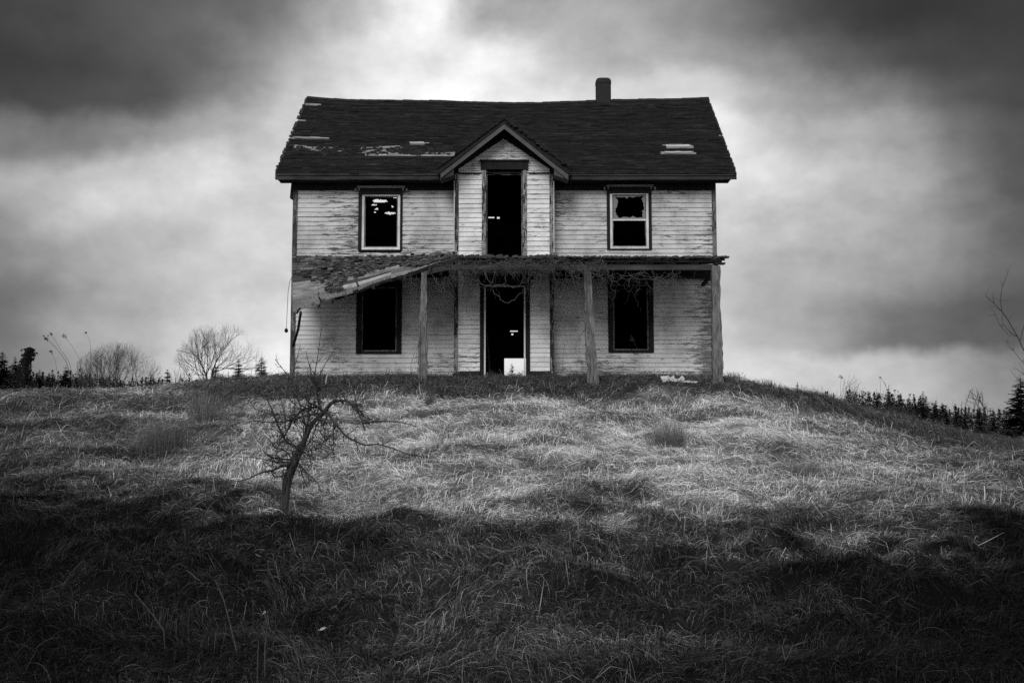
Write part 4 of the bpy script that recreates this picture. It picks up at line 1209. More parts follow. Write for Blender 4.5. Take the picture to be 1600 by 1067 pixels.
vine('thin dry vine trailing under the porch beam in front of the right lower window', [('run', 6, (930, 1100), (420, 436), .006), ('loop', 9, (935, 1060), (420, 430), .006), ('hang', 18, (930, 1085), (418, 432), .003)], at(1000, 420, PY - .1), 5)
vine('sparse dry vine hanging below the sagging edge next to the left porch post', [('hang', 16, (640, 712), (415, 436), .0045), ('loop', 6, (665, 725), (412, 424), .006), ('run', 6, (640, 720), (408, 420), .006)], at(680, 415, PY - .1), 6)
vine('slender vine stems climbing the leaning porch post from the ground', [('climb', 6, (906, 932), (440, 470), .006), ('climb', 8, (865, 925), (480, 520), .004), ('hang', 10, (866, 915), (440, 500), .004)], at(915, 595, PY), 7)
vine('few dry vine stems climbing the left porch post', [('climb', 4, (648, 676), (470, 510), .006), ('climb', 5, (640, 700), (500, 530), .004)], at(660, 592, PY), 8)
# hanging loop in the doorway
mb = MB(); mb.tube(wander(at(770, 452, PY + .3), at(817, 452, PY + .3), .26, 14, .02), .008, 4); mb.tube(wander(at(750, 443, PY + .2), at(822, 443, PY + .2), .06, 14, .03), .01, 4)
mb.tube(wander(at(793, 425, PY), at(785, 447, PY + .1), .0, 8, .02), .008, 4); mb.tube(wander(at(827, 408, PY), at(812, 447, PY + .1), .0, 8, .02), .009, 4)
o = mb.build('dead_vine', M['vine']); rebase(o, at(793, 445, PY)); tag(o, 'single vine drooping in a loop across the top of the front doorway', 'vine', 'dead vines on the porch')

# ------------------------------------------------------------------ the crooked little tree
TD = 13.3; TY = TD - 26
def tz(px, py): return float(T(at(px, py, TY).x, TY))
tree_loc = Vector((AX(444, 805, TY), TY, tz(444, 805)))
apple = empty('crooked_tree', tree_loc, 'small crooked leafless tree leaning right on the edge of the bank', 'tree')
ty_scale = .0074; BR = 1.4            # metres per photo pixel at that distance
def br(pts, r0, r1, dy=0.0):
    n = len(pts); out = []; acc = 0
    for i, (px, py) in enumerate(pts): out.append(at(px, py, TY + dy * i / max(1, n - 1)))
    # catmull-rom
    P = [out[0]] + out + [out[-1]]; res = []
    for i in range(1, len(P) - 2):
        for k in range(4):
            t = k / 4; a, b, c, d = P[i-1], P[i], P[i+1], P[i+2]
            res.append(.5 * ((2 * b) + (c - a) * t + (2*a - 5*b + 4*c - d) * t * t + (3*b - a - 3*c + d) * t ** 3))
    res.append(out[-1])
    rad = [(r0 + (r1 - r0) * i / (len(res) - 1)) * ty_scale / 2 for i in range(len(res))]
    return res, rad
mb = MB(); rT = random.Random(5)
tr, rd = br([(443, 812), (444.5, 800), (446, 778), (450.6, 746.5), (459, 724), (467.5, 706), (476.5, 685.7), (485.5, 665.5), (496.7, 652), (506.9, 643)], 12, 4)
wd = np.interp(np.linspace(0, 1, len(tr)), [0, .1, .3, .45, .6, .8, 1], [15, 12, 12, 13, 8.5, 5.8, 5]) * ty_scale / 2
base = len(mb.v)
mb.tube(tr, list(wd * 1.0), 12)
for k in range(base, len(mb.v)):      # flutes and knots
    v = Vector(mb.v[k]); i = (k - base) // 12; c = tr[min(i, len(tr) - 1)]; th = (k - base) % 12
    f = 1 + .2 * math.sin(th * 2.1 + i * .5) + .17 * rT.uniform(-1, 1) + (.3 if rT.random() < .03 else 0); mb.v[k] = tuple(c + (v - c) * f)
# twisting strands on the trunk
for off, a, b in ((.4, 2, 26), (2.4, 4, 22), (4.2, 0, 18)):
    pts = []
    for i in range(a, min(b, len(tr) - 1)):
        th = off + i * .17; pts.append(tr[i] + Vector((math.cos(th), math.sin(th) * 1.0, 0)) * wd[i] * .85)
    mb.tube(pts, [wd[min(a + i, len(wd) - 1)] * .38 for i in range(len(pts))], 6)
for dx in (-1, 1, .4):
    mb.tube([tree_loc + Vector((dx * .11, -.04 * abs(dx), -.03)), tree_loc + Vector((dx * .05, -.02, .03)), tree_loc + Vector((dx * .02, 0, .14))], [.02, .028, .02], 6)
mb.build('trunk', M['bark'], apple, smooth=True)
branches = [
 ([(506, 645), (512.5, 636), (519, 629), (530.5, 626), (541.7, 626.8), (550.7, 633), (557.5, 641), (563, 652), (567.6, 662), (570, 673)], 4.6, 1.0, -.3),
 ([(566, 660.5), (580, 660), (593.5, 658.3), (620, 659), (636.6, 662), (650, 667)], 2.0, .6, .1),
 ([(557.5, 637), (555, 620), (553.7, 607)], 1.6, .6, 0), ([(540.6, 626), (536, 617), (534, 608)], 1.4, .5, .05),
 ([(556, 634), (563, 643), (571, 652), (580, 655)], 2.6, .8, .05),
 ([(508, 643), (513.6, 647), (521.5, 660), (528, 666.6), (540.6, 681), (555, 689), (571, 695), (591, 694), (615.6, 701), (636.6, 709.3), (649.7, 712), (669.4, 714.5)], 3.2, .7, -.5),
 ([(521.5, 663), (521, 681), (522, 719.5)], 1.3, .8, 0),
 ([(505, 645), (499, 633), (497, 622.7), (494.5, 611.5)], 3.2, 2.0, .1),
 ([(494.5, 611.5), (491, 590), (496, 560), (503, 505)], 1.9, .5, .1), ([(494.5, 611.5), (489, 593), (478, 550)], 1.8, .5, .2), ([(494.5, 611.5), (498.6, 590), (508, 569), (525, 543)], 1.5, .45, -.1),
 ([(463, 612), (455.5, 596), (460, 575), (469, 541)], 1.4, .5, 0), ([(466, 606), (453, 590), (442, 577), (430, 562)], 1.5, .5, 0),
 ([(485.5, 618), (492, 616), (499, 607), (509, 602.5), (521.5, 602.5), (539.5, 600), (550.7, 598)], 1.8, .6, .2),
 ([(467, 703), (460.7, 697), (448, 690), (440.5, 676.7), (432.6, 661), (427, 645), (418, 625), (411, 609), (409.5, 596)], 3.4, .7, .3),
 ([(427, 647.5), (413.5, 644), (400, 639), (392.5, 628)], 1.4, .5, .05),
 ([(505.7, 645), (490, 647.5), (474, 649.7), (460.7, 655), (442.7, 658.7), (413.5, 659), (400, 657.6), (388, 658.6)], 2.6, .7, -.2),
 ([(502, 642), (496.7, 636), (485.5, 637.4), (474, 639.6), (463, 649.7), (454, 661), (448.4, 673.4), (444, 685)], 2.4, 1.6, .2),
 ([(472, 690), (480, 665.5), (482, 645), (482, 625), (474, 618), (463, 609), (447, 600)], 2.6, .7, .2),
 ([(474, 688), (477.6, 665.5), (473, 649.7), (467.5, 629.5), (462, 618), (456, 609)], 2.2, .6, -.15),
 ([(447, 676), (451.7, 667.7), (459.6, 652), (460.7, 634), (459.6, 618)], 2.0, .6, .1),
 ([(460.7, 631.7), (451.7, 622.7), (446, 611.5)], 1.3, .5, 0), ([(446, 672), (445, 652), (441.6, 634), (437, 618)], 1.6, .5, .1),
 ([(458, 724), (440.5, 728.5), (424.7, 735), (411, 737.5), (400, 742), (386, 748.7), (367.6, 752)], 3.2, .7, -.4),
 ([(458, 718), (438, 717), (424.7, 714), (415.7, 709), (409, 700)], 2.4, .6, -.2),
 ([(455, 722), (429, 721), (405.6, 716), (371.5, 713)], 1.8, .5, .3),
 ([(440, 689), (434, 698), (429, 708)], 1.2, .6, 0), ([(412, 670), (429, 671), (440, 676.5)], .6, 1.4, 0),
 ([(465, 722), (476.5, 735.5), (485.5, 744), (496.7, 755.5), (502, 769)], 2.0, .6, -.3), ([(468, 728), (475, 749), (480, 762)], 1.5, .5, -.2),
 ([(470, 702), (485.5, 712.7), (503.5, 717), (521.5, 701.5)], 1.5, .6, -.2), ([(480, 688), (487.7, 690), (503.5, 689.6), (519, 679)], 1.3, .6, .1),
 ([(512, 640), (500, 655), (492, 672), (488, 688)], 1.8, .7, .2), ([(462, 706), (478, 697), (490, 680)], 2.2, 1.0, -.1),
 ([(452, 735), (438, 745), (420, 741)], 1.5, .5, -.2), ([(456, 716), (444, 703), (432, 700), (420, 688)], 1.8, .5, -.2),
]
mb = MB()
for pts, a, b_, dy in branches:
    res, rad = br(pts, a * BR, b_ * BR, dy)
    mb.tube(res, rad, 6)
    total = sum((res[i+1] - res[i]).length for i in range(len(res) - 1))
    for k in range(int(total / .02)):
        i = rT.randrange(1, len(res)); p = res[i]; d = (res[i] - res[i-1]).normalized()
        side = Vector((rT.uniform(-1, 1), rT.uniform(-1, 1), rT.uniform(-.9, 1.1))).normalized()
        L = rT.choice([.02, .03, .05, .09, .14]) * rT.uniform(.6, 1.3) * (1 - .4 * i / len(res))
        q1 = p + (d * .4 + side) * L * .5; q2 = q1 + (d * .5 + side + Vector((rT.uniform(-.6, .6), 0, rT.uniform(-.5, .7)))) * L * .5
        r0 = min(rad[i] * .6, .007); mb.tube([p, q1, q2], [r0, r0 * .8, r0 * .5], 3)
        if L > .08:
            for _ in range(3):
                e = q1 + Vector((rT.uniform(-1, 1), rT.uniform(-1, 1), rT.uniform(-.8, 1))) * L * .5; mb.tube([q1, e], [r0 * .7, r0 * .4], 3)
# knotty twig clusters
for (px, py, s, cnt) in ((470, 712, 24, 140), (462, 650, 28, 100), (500, 662, 20, 75), (505, 692, 22, 70), (560, 640, 9, 30), (430, 725, 22, 80), (485, 628, 20, 70), (440, 690, 18, 60)):
    for _ in range(cnt):
        p = at(px + rT.gauss(0, s * .55), py + rT.gauss(0, s * .5), TY + rT.uniform(-.15, .15))
        d = Vector((rT.uniform(-1, 1), rT.uniform(-1, 1), rT.uniform(-1, 1))).normalized() * rT.uniform(.03, .1)
        mb.tube([p, p + d * .5 + Vector((0, 0, rT.uniform(-.02, .02))), p + d], [.0052, .0044, .0026], 3)
mb.build('branches', M['bark'], apple)
mb = MB(); mb.tube([at(509, 600, TY + .2), at(509.8, 592, TY + .2), at(511.8, 583, TY + .2)], [.007, .009, .007], 6)
mb.build('broken_stub', M['pale_twig'], apple)

# ------------------------------------------------------------------ trees and shrubs on the skyline
def bare_tree(px, pyt, pyb, D, spread, label, seed, group=None, cat='tree', name='bare_tree', depth=5, stems=1, material='far_twig', rbase=None, kids=3, clear=.40):
    r = random.Random(seed); Y = D - 26; x = AX(px, pyb, Y); g = float(T(x, Y)); top = AZ(pyt, Y)
    H = top - g; mb = MB(); tk = MB()
    root = empty(name, (x, Y, g), label, cat, group)
    W = spread * D / 1800.0
    cz = g + H * .42; rz = H * .58
    def inside(p):      # rounded crown outline, a little ragged
        return ((p.x - x) / (W * .52)) ** 2 + ((p.y - Y) / (W * .52)) ** 2 + ((p.z - cz) / rz) ** 2 < 1.0 + r.uniform(-.16, .05)
    def grow(p, d, L, rad, lev, mbx):
        pts = [p]; n = 4 if lev < 3 else 3
        for i in range(n):
            d = (d + Vector((r.gauss(0, .12), r.gauss(0, .12), r.gauss(.04, .09)))).normalized(); q = pts[-1] + d * L / n
            if lev and not inside(q): break
            pts.append(q)
        if len(pts) < 2: return
        mbx.tube(pts, [rad * (1 - .4 * i / n) for i in range(len(pts))], 6 if lev < 2 else (4 if lev < 4 else 3), cap=False)
        if lev >= depth or len(pts) <= n and lev > 2: return
        k = kids + (1 if r.random() < .5 else 0)
        for c in range(k):
            q = pts[-1] if c == 0 else pts[r.randint(max(1, len(pts) - 3), len(pts) - 1)]
            ang = r.uniform(.05, .3) if c == 0 else (r.uniform(.35, 1.05) if lev < 2 else r.uniform(.3, .75)); th = r.uniform(0, 6.28)
            a = d.cross(Vector((.3, .5, .8))).normalized(); b = d.cross(a)
            nd = (d * math.cos(ang) + (a * math.cos(th) + b * math.sin(th)) * math.sin(ang)).normalized()
            nd.z = max(nd.z, -.02); nd.y *= .8
            grow(q, nd.normalized(), L * r.uniform(.68, .9), rad * .6, lev + 1, mb)
    rb = rbase or H * .022
    for s in range(stems):
        lean = Vector((r.gauss(0, .35) * (1 if stems > 1 else .15), r.gauss(0, .3) * (1 if stems > 1 else .15), 1)).normalized()
        p0 = Vector((x + (r.uniform(-.5, .5) * W * .5 if stems > 3 else r.gauss(0, .06)), Y + (r.uniform(-.2, .2) if stems > 1 else 0), g - .05))
        grow(p0, lean, H * clear, rb, 0, tk)
    tk.build('trunk', M[material], root, smooth=True); 
    if mb.v: mb.build('crown', M[material], root)
    return root

def needle_tree(px, pyt, width, D, label, seed, group=None, pyb=None, tone=.014, dens=1.0, name='spruce'):
    r = random.Random(seed); Y = D - 26; x = AX(px, pyt, Y); g = float(T(x, Y)); top = at(px, pyt, Y).z
    H = max(top - g, .3); W = width * D / 1800.0 * 1.5
    root = empty(name, (x, Y, g), label, 'tree', group)
    mb = MB(); mb.tube([(x, Y, g - .05), (x, Y, g + H * .5), (x, Y, top - .03)], [H * .02 + .01, H * .012 + .005, .008], 6); mb.build('trunk', M['far_twig'], root)
    V = []; Q = []; tn = []
    whorls = int((26 + H * 6) * dens)
    for i in range(whorls):
        f = (i + r.random()) / whorls; z = g + H * (.04 + .95 * f); reach = W / 2 * (1 - f) ** .7 * 1.05 + H * .012
        for k in range(r.randint(6, 9)):
            th = r.uniform(0, 6.28); R_ = reach * r.uniform(.55, 1.12); droop = r.uniform(-.12, .30) * R_
            c, s = math.cos(th), math.sin(th)
            segs = 4
            for q in range(segs):
                a = R_ * q / segs; b = R_ * (q + 1.15) / segs; za = z - droop * (q / segs) ** 1.3; zb = z - droop * ((q + 1) / segs) ** 1.3 + r.uniform(-.01, .02) * H * .3
                for side in (-1, 1):
                    w = R_ * .34 * (1.1 - q / segs) * r.uniform(.6, 1.2); sw = r.uniform(.2, .5)
                    p0 = (x + c * a, Y + s * a, za); p1 = (x + c * b, Y + s * b, zb)
                    p2 = (x + c * (a + (b - a) * .9) - s * w * side, Y + s * (a + (b - a) * .9) + c * w * side, (za + zb) / 2 - w * sw)
                    p3 = (x + c * a - s * w * .5 * side, Y + s * a + c * w * .5 * side, za - w * .3)
                    n = len(V); V += [p0, p1, p2, p3]; Q.append((n, n+1, n+2, n+3)); tn += [tone * r.uniform(.5, 1.6)] * 4
    add_mesh('crown', V, Q, tn, M['needles'], root)
    return root

GL = 'small spruces on the skyline left of the house'; GR = 'small spruces on the skyline right of the house'
left = [(4, 548, 44, 52, 'dark tall spruce cut by the left edge of the picture'),
 (24, 556, 34, 55, 'dark spruce between the picture edge spruce and the leaning snag'),
 (62, 576, 30, 56, 'ragged spruce just right of the leaning snag'),
 (78, 586, 24, 58, 'low spruce second to the right of the leaning snag'),
 (103, 571, 34, 60, 'bushy spruce under the leaning weed stalks'),
 (89, 592, 16, 50, 'tiny spruce between the leaning snag and the bushy spruce'),
 (222, 592, 14, 60, 'tiny spruce at the right foot of the broad grey thicket'),
 (236, 579, 17, 62, 'narrow spruce just right of the broad grey thicket'),
 (262, 576, 32, 58, 'thick dark spruce in the gap between the two bare crowns'),
 (250, 588, 26, 57, 'low dark spruce against the thick one between the bare crowns'),
 (282, 583, 18, 64, 'small spruce under the left branches of the round bare tree'),
 (296, 590, 14, 66, 'smallest spruce beneath the round bare tree'),
 (337, 567, 26, 66, 'slim spruce in front of the round bare tree trunk'),
 (357, 580, 16, 64, 'low spruce right of the round bare tree trunk'),
 (373, 560, 32, 68, 'wide faint spruce behind the right side of the round bare tree'),
 (409, 557, 34, 60, 'symmetrical spruce standing clear right of the round bare tree'),
 (390, 588, 18, 58, 'short spruce left of the symmetrical one'),
 (431, 583, 18, 62, 'little spruce between the symmetrical one and the house'),
 (446, 586, 20, 60, 'little spruce touching the left corner of the house')]
for i, (px, py, w_, D, lb) in enumerate(left): needle_tree(px, py, w_, D, lb, 100 + i, GL)
right = [(1205, 594, 18, 58, 'tiny spruce on the rise, nearest the house on its right side'),
 (1246, 596, 28, 55, 'neat cone shaped spruce standing alone on the right slope'),
 (1352, 622, 22, 60, 'low spruce at the left end of the dark right hand row'),
 (1370, 612, 26, 60, 'second spruce of the dark right hand row, from the house side'),
 (1388, 606, 26, 62, 'pointed spruce below the thin bare saplings'),
 (1404, 620, 30, 58, 'broad low spruce right of the pointed one'),
 (1421, 622, 26, 60, 'spruce at the foot of the slender bare tree'),
 (1442, 610, 30, 60, 'tallest spruce in the middle of the dark right hand row'),
 (1462, 624, 28, 58, 'spruce right beside the tallest one in the row'),
 (1478, 634, 24, 60, 'low spruce in the dip of the right hand row'),
 (1492, 630, 22, 62, 'narrow spruce left of the round topped bare tree'),
 (1507, 642, 22, 58, 'short spruce touching the round topped bare tree on its left'),
 (1530, 633, 30, 60, 'spruce in front of the round topped bare tree'),
 (1552, 640, 26, 60, 'spruce right of the round topped bare tree'),
 (1572, 636, 26, 62, 'spruce between the round topped tree and the large edge spruce')]
for i, (px, py, w_, D, lb) in enumerate(right): needle_tree(px, py, w_, D, lb, 200 + i, GR)
needle_tree(1594, 588, 62, 26, 'large dark spruce with drooping boughs cut by the right edge', 300, tone=.01)
needle_tree(800, 567, 22, 60, 'small spruce seen through the open doorways behind the house', 301)
needle_tree(812, 581, 16, 66, 'lower spruce seen through the open doorways behind the house', 302)

def far_wood(name, spans, label, seed, tone=.012):
    """distant low growth that reads as one dark mass"""
    r = random.Random(seed); V = []; Q = []; tn = []
    for (pa, pb, ya, yb, cnt) in spans:
        for _ in range(cnt):
            f = r.random(); px = pa + (pb - pa) * f; pt = ya + (yb - ya) * f + abs(r.gauss(0, 7)) - (6 if r.random() < .12 else 0); D = r.uniform(63, 74); Y = D - 26
            x = AX(px, pt, Y); g = float(T(x, Y)) - .1; top = AZ(pt, Y); Hh = max(top - g, .3); W = Hh * r.uniform(.16, .34); ex = .95
            if r.random() < .55: W *= 2.0; ex = .45; top -= Hh * .12; Hh *= .88
            for k in range(150):
                h = r.random() ** .8; th = r.uniform(0, 6.28); R_ = W * (1 - h) ** ex * r.uniform(.3, 1.1); s_ = r.uniform(.03, .09)
                c = Vector((x + math.cos(th) * R_, Y + math.sin(th) * R_, g + Hh * h)); u = Vector((math.cos(th), math.sin(th), r.uniform(-.7, .5))).normalized() * s_ * 1.6; v = Vector((-math.sin(th), math.cos(th), r.uniform(-.3, .3))) * s_ * .6
                n = len(V); V += [tuple(c - u), tuple(c - v), tuple(c + u), tuple(c + v)]; Q.append((n, n+1, n+2, n+3)); tn += [tone * r.uniform(.5, 1.6)] * 4
    v = np.array(V, np.float32); me = mesh_np(name, v, np.array(Q)); set_tone(me, tn); me.materials.append(M['needles'])
    o = bpy.data.objects.new(name, me); col.objects.link(o); o['kind'] = 'stuff'; o['label'] = label; return o
far_wood('far_wood', [(-40, 40, 554, 572, 90), (30, 130, 577, 586, 90), (110, 250, 580, 590, 80), (230, 460, 589, 590, 130)], 'dark mass of low growth along the skyline left of the house', 1)
far_wood('far_wood', [(1180, 1330, 605, 612, 50), (1320, 1400, 608, 614, 100), (1390, 1480, 612, 631, 120), (1470, 1620, 634, 638, 130)], 'dark mass of low growth along the skyline right of the house', 2)
bare_tree(341, 497, 600, 62, 146, 'large round crowned leafless tree left of the house', 11, depth=8, stems=3, kids=2, clear=.27, rbase=.085)
bare_tree(185, 531, 600, 58, 136, 'broad grey leafless thicket of many stems far left of the house', 12, depth=6, stems=14, kids=2, clear=.30, rbase=.035, name='bare_thicket', cat='thicket')
bare_tree(133, 562, 600, 56, 42, 'low leafless bush left of the broad grey thicket', 13, depth=4, stems=5, name='bare_bush', cat='bush', rbase=.025)
bare_tree(290, 545, 600, 66, 40, 'faint slender leafless tree left of the round crowned one', 14, depth=4, stems=2, rbase=.03)
bare_tree(404, 545, 600, 70, 46, 'faint leafless tree between the round crown and the house', 15, depth=4, stems=2, rbase=.03)
bare_tree(1150, 576, 596, 32, 60, 'tufty leafless bush on the rise right beside the corner post', 16, depth=3, stems=10, name='bare_bush', cat='bush', rbase=.012, material='twig')
bare_tree(1195, 588, 602, 32, 50, 'thin leafless bush beyond the tufty one on the right rise', 17, depth=3, stems=8, name='bare_bush', cat='bush', rbase=.012, material='twig')
bare_tree(1285, 597, 622, 45, 46, 'sparse leafless bush right of the cone shaped spruce', 18, depth=4, stems=6, name='bare_bush', cat='bush', rbase=.015)
bare_tree(1335, 580, 640, 50, 54, 'thin leafless sapling clump beside the tall weed stalk', 19, depth=4, stems=4, rbase=.02, name='bare_sapling')
bare_tree(1375, 580, 640, 52, 60, 'leafless sapling clump above the pointed spruce', 20, depth=4, stems=4, rbase=.02, name='bare_sapling')
bare_tree(1423, 582, 640, 56, 42, 'slender leafless tree with upright twigs in the right hand row', 21, depth=7, kids=2, stems=2, rbase=.035)
bare_tree(1525, 602, 645, 62, 56, 'small round topped leafless tree toward the right edge', 22, depth=5, stems=2, rbase=.04)
bare_tree(1300, 612, 630, 40, 70, 'low bramble hump on the right slope below the skyline', 23, depth=3, stems=10, rbase=.012, name='bramble', cat='bush', material='twig')
bare_tree(1400, 628, 650, 38, 80, 'dark bramble hump in front of the right hand spruces', 24, depth=3, stems=12, rbase=.012, name='bramble', cat='bush', material='twig')
for i, (px, lb) in enumerate(((1462, 'sapling with fine upright twigs behind the tallest spruce of the right row'), (1490, 'sapling with fine upright twigs above the dip of the right row'), (1555, 'sapling with fine twigs between the round topped tree and the edge spruce'))):
    bare_tree(px, 612 + i * 6, 640, 60, 30, lb, 40 + i, depth=4, stems=2, rbase=.015, name='bare_sapling')

# near sapling reaching in from the right edge
SY = 14.5 - 26
sx = AX(1636, 780, SY); sg = float(T(sx, SY))
sap = empty('leafless_sapling', (sx, SY, sg), 'leafless sapling reaching into the picture from the right edge', 'tree')
mb = MB(); mb.tube([(sx, SY, sg - .05), at(1634, 700, SY), at(1622, 620, SY), at(1612, 580, SY)], [.035, .028, .02, .014], 7); mb.build('trunk', M['twig'], sap, smooth=True)
mb = MB(); rr = random.Random(3)
for pts, a in (([(1612, 580), (1604, 556), (1590, 526), (1575, 500), (1566, 487), (1553, 474), (1540, 462)], .009), ([(1566, 487), (1563, 470), (1566, 448), (1574, 428)], .006), ([(1594, 532), (1598, 515), (1604, 500)], .006),
               ([(1575, 522), (1562, 508), (1556, 492)], .004), ([(1612, 585), (1598, 566), (1584, 548), (1572, 533)], .004), ([(1590, 526), (1578, 519), (1566, 505)], .005), ([(1615, 600), (1600, 585), (1586, 575)], .004), ([(1620, 620), (1600, 606), (1588, 590)], .004), ([(1630, 690), (1600, 684), (1570, 690), (1545, 680)], .006), ([(1625, 700), (1590, 696), (1560, 680)], .004)):
    q = [at(px, py, SY) for px, py in pts]; mb.tube(q, [a * (1 - .6 * i / len(q)) for i in range(len(q))], 5)
    for p in q[1:]:
        for _ in range(2): mb.tube([p, p + Vector((rr.uniform(-.12, .12), rr.uniform(-.1, .1), rr.uniform(-.02, .16)))], [.003, .0015], 3)
mb.build('branches', M['twig'], sap)

# ivy-covered snag on the left
Y = 48 - 26; x0 = AX(38, 600, Y); g = float(T(x0, Y)); top = AZ(543, Y)
snag = empty('broken_snag', (x0, Y, g), 'broken dead trunk wrapped in dark ivy leaning right at the far left', 'tree')
ax = [(x0 - .15, g), (x0 - .1, g + (top - g) * .4), (x0 + .02, g + (top - g) * .75), (x0 + .12, top)]
mb = MB(); mb.tube([(a, Y, z) for a, z in ax], [.16, .14, .11, .06], 8); mb.build('trunk', M['bark'], snag)
V = []; Q = []; tn = []; r = random.Random(9)
for i in range(2600):
    f = r.random(); z = g + (top - g) * f; xc = float(np.interp(z, [a[1] for a in ax], [a[0] for a in ax])) + (.06 if f > .78 else 0)
    R_ = float(np.interp(f, [0, .3, .6, .75, .85, .97, 1], [.48, .40, .30, .22, .28, .24, .05])) * (1 + .35 * float(vnoise(z * 3, i % 7, 1.0)))
    th = r.uniform(0, 6.28); rad = R_ * math.sqrt(r.random()); s = r.uniform(.02, .05)
    c = Vector((xc + math.cos(th) * rad, Y + math.sin(th) * rad, z)); u = Vector((r.gauss(0, 1), r.gauss(0, 1), r.gauss(0, 1))).normalized(); v = u.cross(Vector((r.gauss(0, 1), 1, .3))).normalized()
    n = len(V); V += [tuple(c - u * s), tuple(c + v * s), tuple(c + u * s), tuple(c - v * s)]; Q.append((n, n+1, n+2, n+3)); tn += [.012 * r.uniform(.5, 1.8)] * 4
add_mesh('ivy', V, Q, tn, M['needles'], snag)

# tall dry weed stalks with seed heads
def weed(pts, head, D, label, rad=.007, material='twig', name='weed_stalk', heads=8, group=None):
    Y = D - 26; q = [at(px, py, Y) for px, py in pts]; g = float(T(q[0].x, Y))
    q = [Vector((q[0].x, Y, min(g, q[0].z)))] + q[1:]
    mb = MB(); mb.tube(q, [rad * (1 - .5 * i / len(q)) for i in range(len(q))], 5)
    o = mb.build(name, M[material]); rebase(o, q[0]); tag(o, label, 'weed', group)
    if head:
        r = random.Random(int(pts[0][0])); hb = MB(); t = q[-1]
        for i in range(heads):
            d = Vector((r.uniform(-1, 1), r.uniform(-1, 1), r.uniform(-.6, 1))).normalized() * head * r.uniform(.4, 1)
            hb.tube([t, t + d], .003, 3); c = t + d
            for _ in range(3):
                k = Vector((r.gauss(0, 1), r.gauss(0, 1), r.gauss(0, 1))) * head * .18; hb.tube([c, c + k], [.012, .006], 4)
        hb.build('seed_head', M[material], o)
    return o
weed([(118, 606), (104, 566), (90, 546), (72, 528)], .11, 27, 'leaning dry weed stalk with the thickest seed head at far left')
weed([(122, 606), (108, 566), (94, 545), (80, 522)], .04, 27, 'leaning dry weed stalk close behind the thick headed one', .005)
weed([(132, 606), (124, 560), (112, 540), (100, 526)], .06, 27.4, 'thin leaning weed stalk third from the left', .004)
weed([(90, 606), (90, 585), (86, 562), (80, 550)], .06, 27.2, 'short thin weed stalk under the leaning seed heads', .004)
weed([(143, 606), (142, 545), (139, 530), (134, 520)], .03, 27.6, 'upright hooked weed stalk left of the broad grey thicket', .004)
weed([(1313, 640), (1313.5, 610), (1314, 590)], .07, 30, 'pale upright weed with a flat seed head on the right skyline', .006, 'pale_twig', heads=10)
weed([(1376, 640), (1376, 610), (1375, 590)], .03, 30, 'thin upright weed among the leafless saplings at right', .004)
# dark stalks in the foreground
weed([(372, 1020), (362, 985), (350, 938), (336, 905)], 0, 8.6, 'dark bent twig in the foreground grass below the crooked tree', .006, name='dead_twig')
weed([(258, 1010), (256, 985), (240, 962), (212, 928), (215, 910)], 0, 8.8, 'dark kinked twig in the foreground at lower left', .005, name='dead_twig')
weed([(414, 1050), (414, 1010), (418, 975), (412, 955)], 0, 8.2, 'short dark upright twig in the foreground right of the bent one', .006, name='dead_twig')
weed([(402, 1060), (403, 1020), (404, 1000)], 0, 7.9, 'stubby dark twig at the bottom of the picture', .005, name='dead_twig')
weed([(875, 802), (871, 791), (868, 780)], 0, 13.0, 'pale forked stalk on the bank edge below the doorway', .004, 'pale_twig')
weed([(1075, 785), (1056, 745), (1042, 722)], 0, 15.0, 'dark arched stem in the meadow below the right window', .004, 'twig')

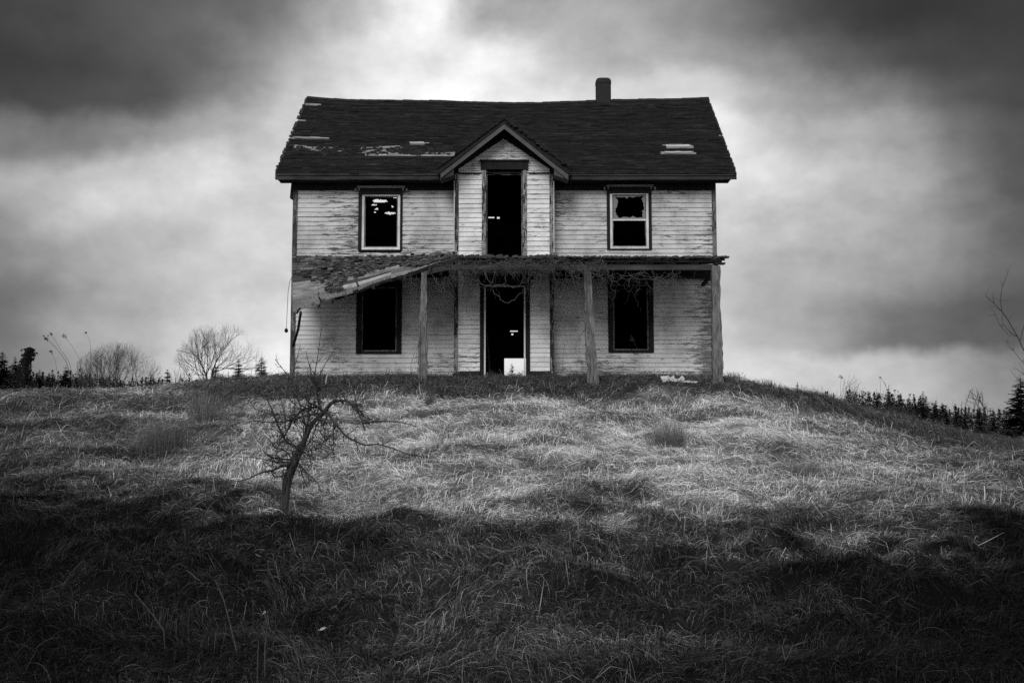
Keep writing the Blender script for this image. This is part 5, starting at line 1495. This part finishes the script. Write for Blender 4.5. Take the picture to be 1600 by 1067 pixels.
# wispy dry shrubs standing in the meadow
def wisp(px, py, wpx, hpx, label, seed, n=600, t0=.09):
    d = None
    for dd in np.arange(10, 26, .05):           # where the ground passes behind that point
        p = at(px, py, dd - 26)
        if p.z <= float(T(p.x, dd - 26)): d = dd; break
    d = d or 24; Y = d - 26; x = AX(px, py, Y); s = d / 1800.0
    rs = np.random.default_rng(seed)
    xx = x + rs.normal(0, wpx * s * .22, n); yy = Y + rs.normal(0, wpx * s * .2, n)
    out = np.arctan2(yy - Y, xx - x) + rs.normal(0, .7, n)
    o = blades('wispy_shrub', xx, yy, out, rs.uniform(.1, .6, n) * hpx * s, rs.uniform(.25, .85, n) * hpx * s, np.full(n, .0022), t0 * rs.uniform(.4, 2.2, n), '', curl=rs.normal(0, .8, n), upr=rs.uniform(.7, 1, n), seg=5)
    off = Vector((x, Y, float(T(x, Y)))); co = np.empty(len(o.data.vertices) * 3, np.float32); o.data.vertices.foreach_get('co', co)
    o.data.vertices.foreach_set('co', (co.reshape(-1, 3) - np.array(off, np.float32)).ravel()); o.location = off
    tag(o, label, 'shrub', 'wispy shrubs in the meadow'); return o
wisp(258, 700, 80, 55, 'widest wispy dry shrub in the meadow left of the crooked tree', 1, 1100)
wisp(322, 655, 60, 50, 'pale wispy shrub in the meadow up the slope from the widest one', 2, 700, .12)
wisp(1045, 700, 60, 42, 'wispy dry shrub in the meadow below the right lower window', 3, 900, .13)
wisp(921, 692, 26, 26, 'small wispy tuft in the meadow below the leaning post', 4, 260, .22)
wisp(671, 632, 14, 26, 'tiny wispy tuft at the foot of the rise below the left porch post', 5, 150, .06)
wisp(1260, 740, 60, 24, 'low round tussock in the meadow at right', 6, 700, .16)
wisp(520, 690, 34, 24, 'low wispy tuft right of the crooked tree trunk', 7, 300, .16)

# pale dead leaves caught in the dark bank
for (px, py, D, lb) in ((328, 862, 10.7, 'largest pale dead leaf on the dark bank at left'), (402, 869, 10.6, 'pale dead leaf below the crooked tree'), (505, 946, 9.2, 'pale leaf scrap in the foreground grass below the crooked tree'), (844, 943, 9.2, 'small pale leaf in the foreground below the doorway'), (414, 919, 9.6, 'curled pale leaf between the crooked tree and the foreground twigs')):
    Y = D - 26; p = at(px, py, Y); z = float(T(p.x, Y)) + .09; mb = MB(); s = .03 if px != 328 else .05
    r = random.Random(px); a = r.uniform(0, 3)
    u = Vector((math.cos(a), math.sin(a) * .5, .3)) * s; v = Vector((-math.sin(a) * .5, math.cos(a) * .3, .6)) * s * .7; c = Vector((p.x, Y, z))
    pts = [c - u, c - u * .4 + v * .7, c + u * .4 + v * .8, c + u, c + u * .3 - v * .6, c - u * .5 - v * .6]
    mb.poly(pts); mb.poly([q + Vector((0, .002, -.002)) for q in reversed(pts)]); mb.tube([c - u, c - u * 1.5], .002, 4)
    o = mb.build('dead_leaf', M['leaf']); rebase(o, c); tag(o, lb, 'leaf', 'dead leaves on the bank')
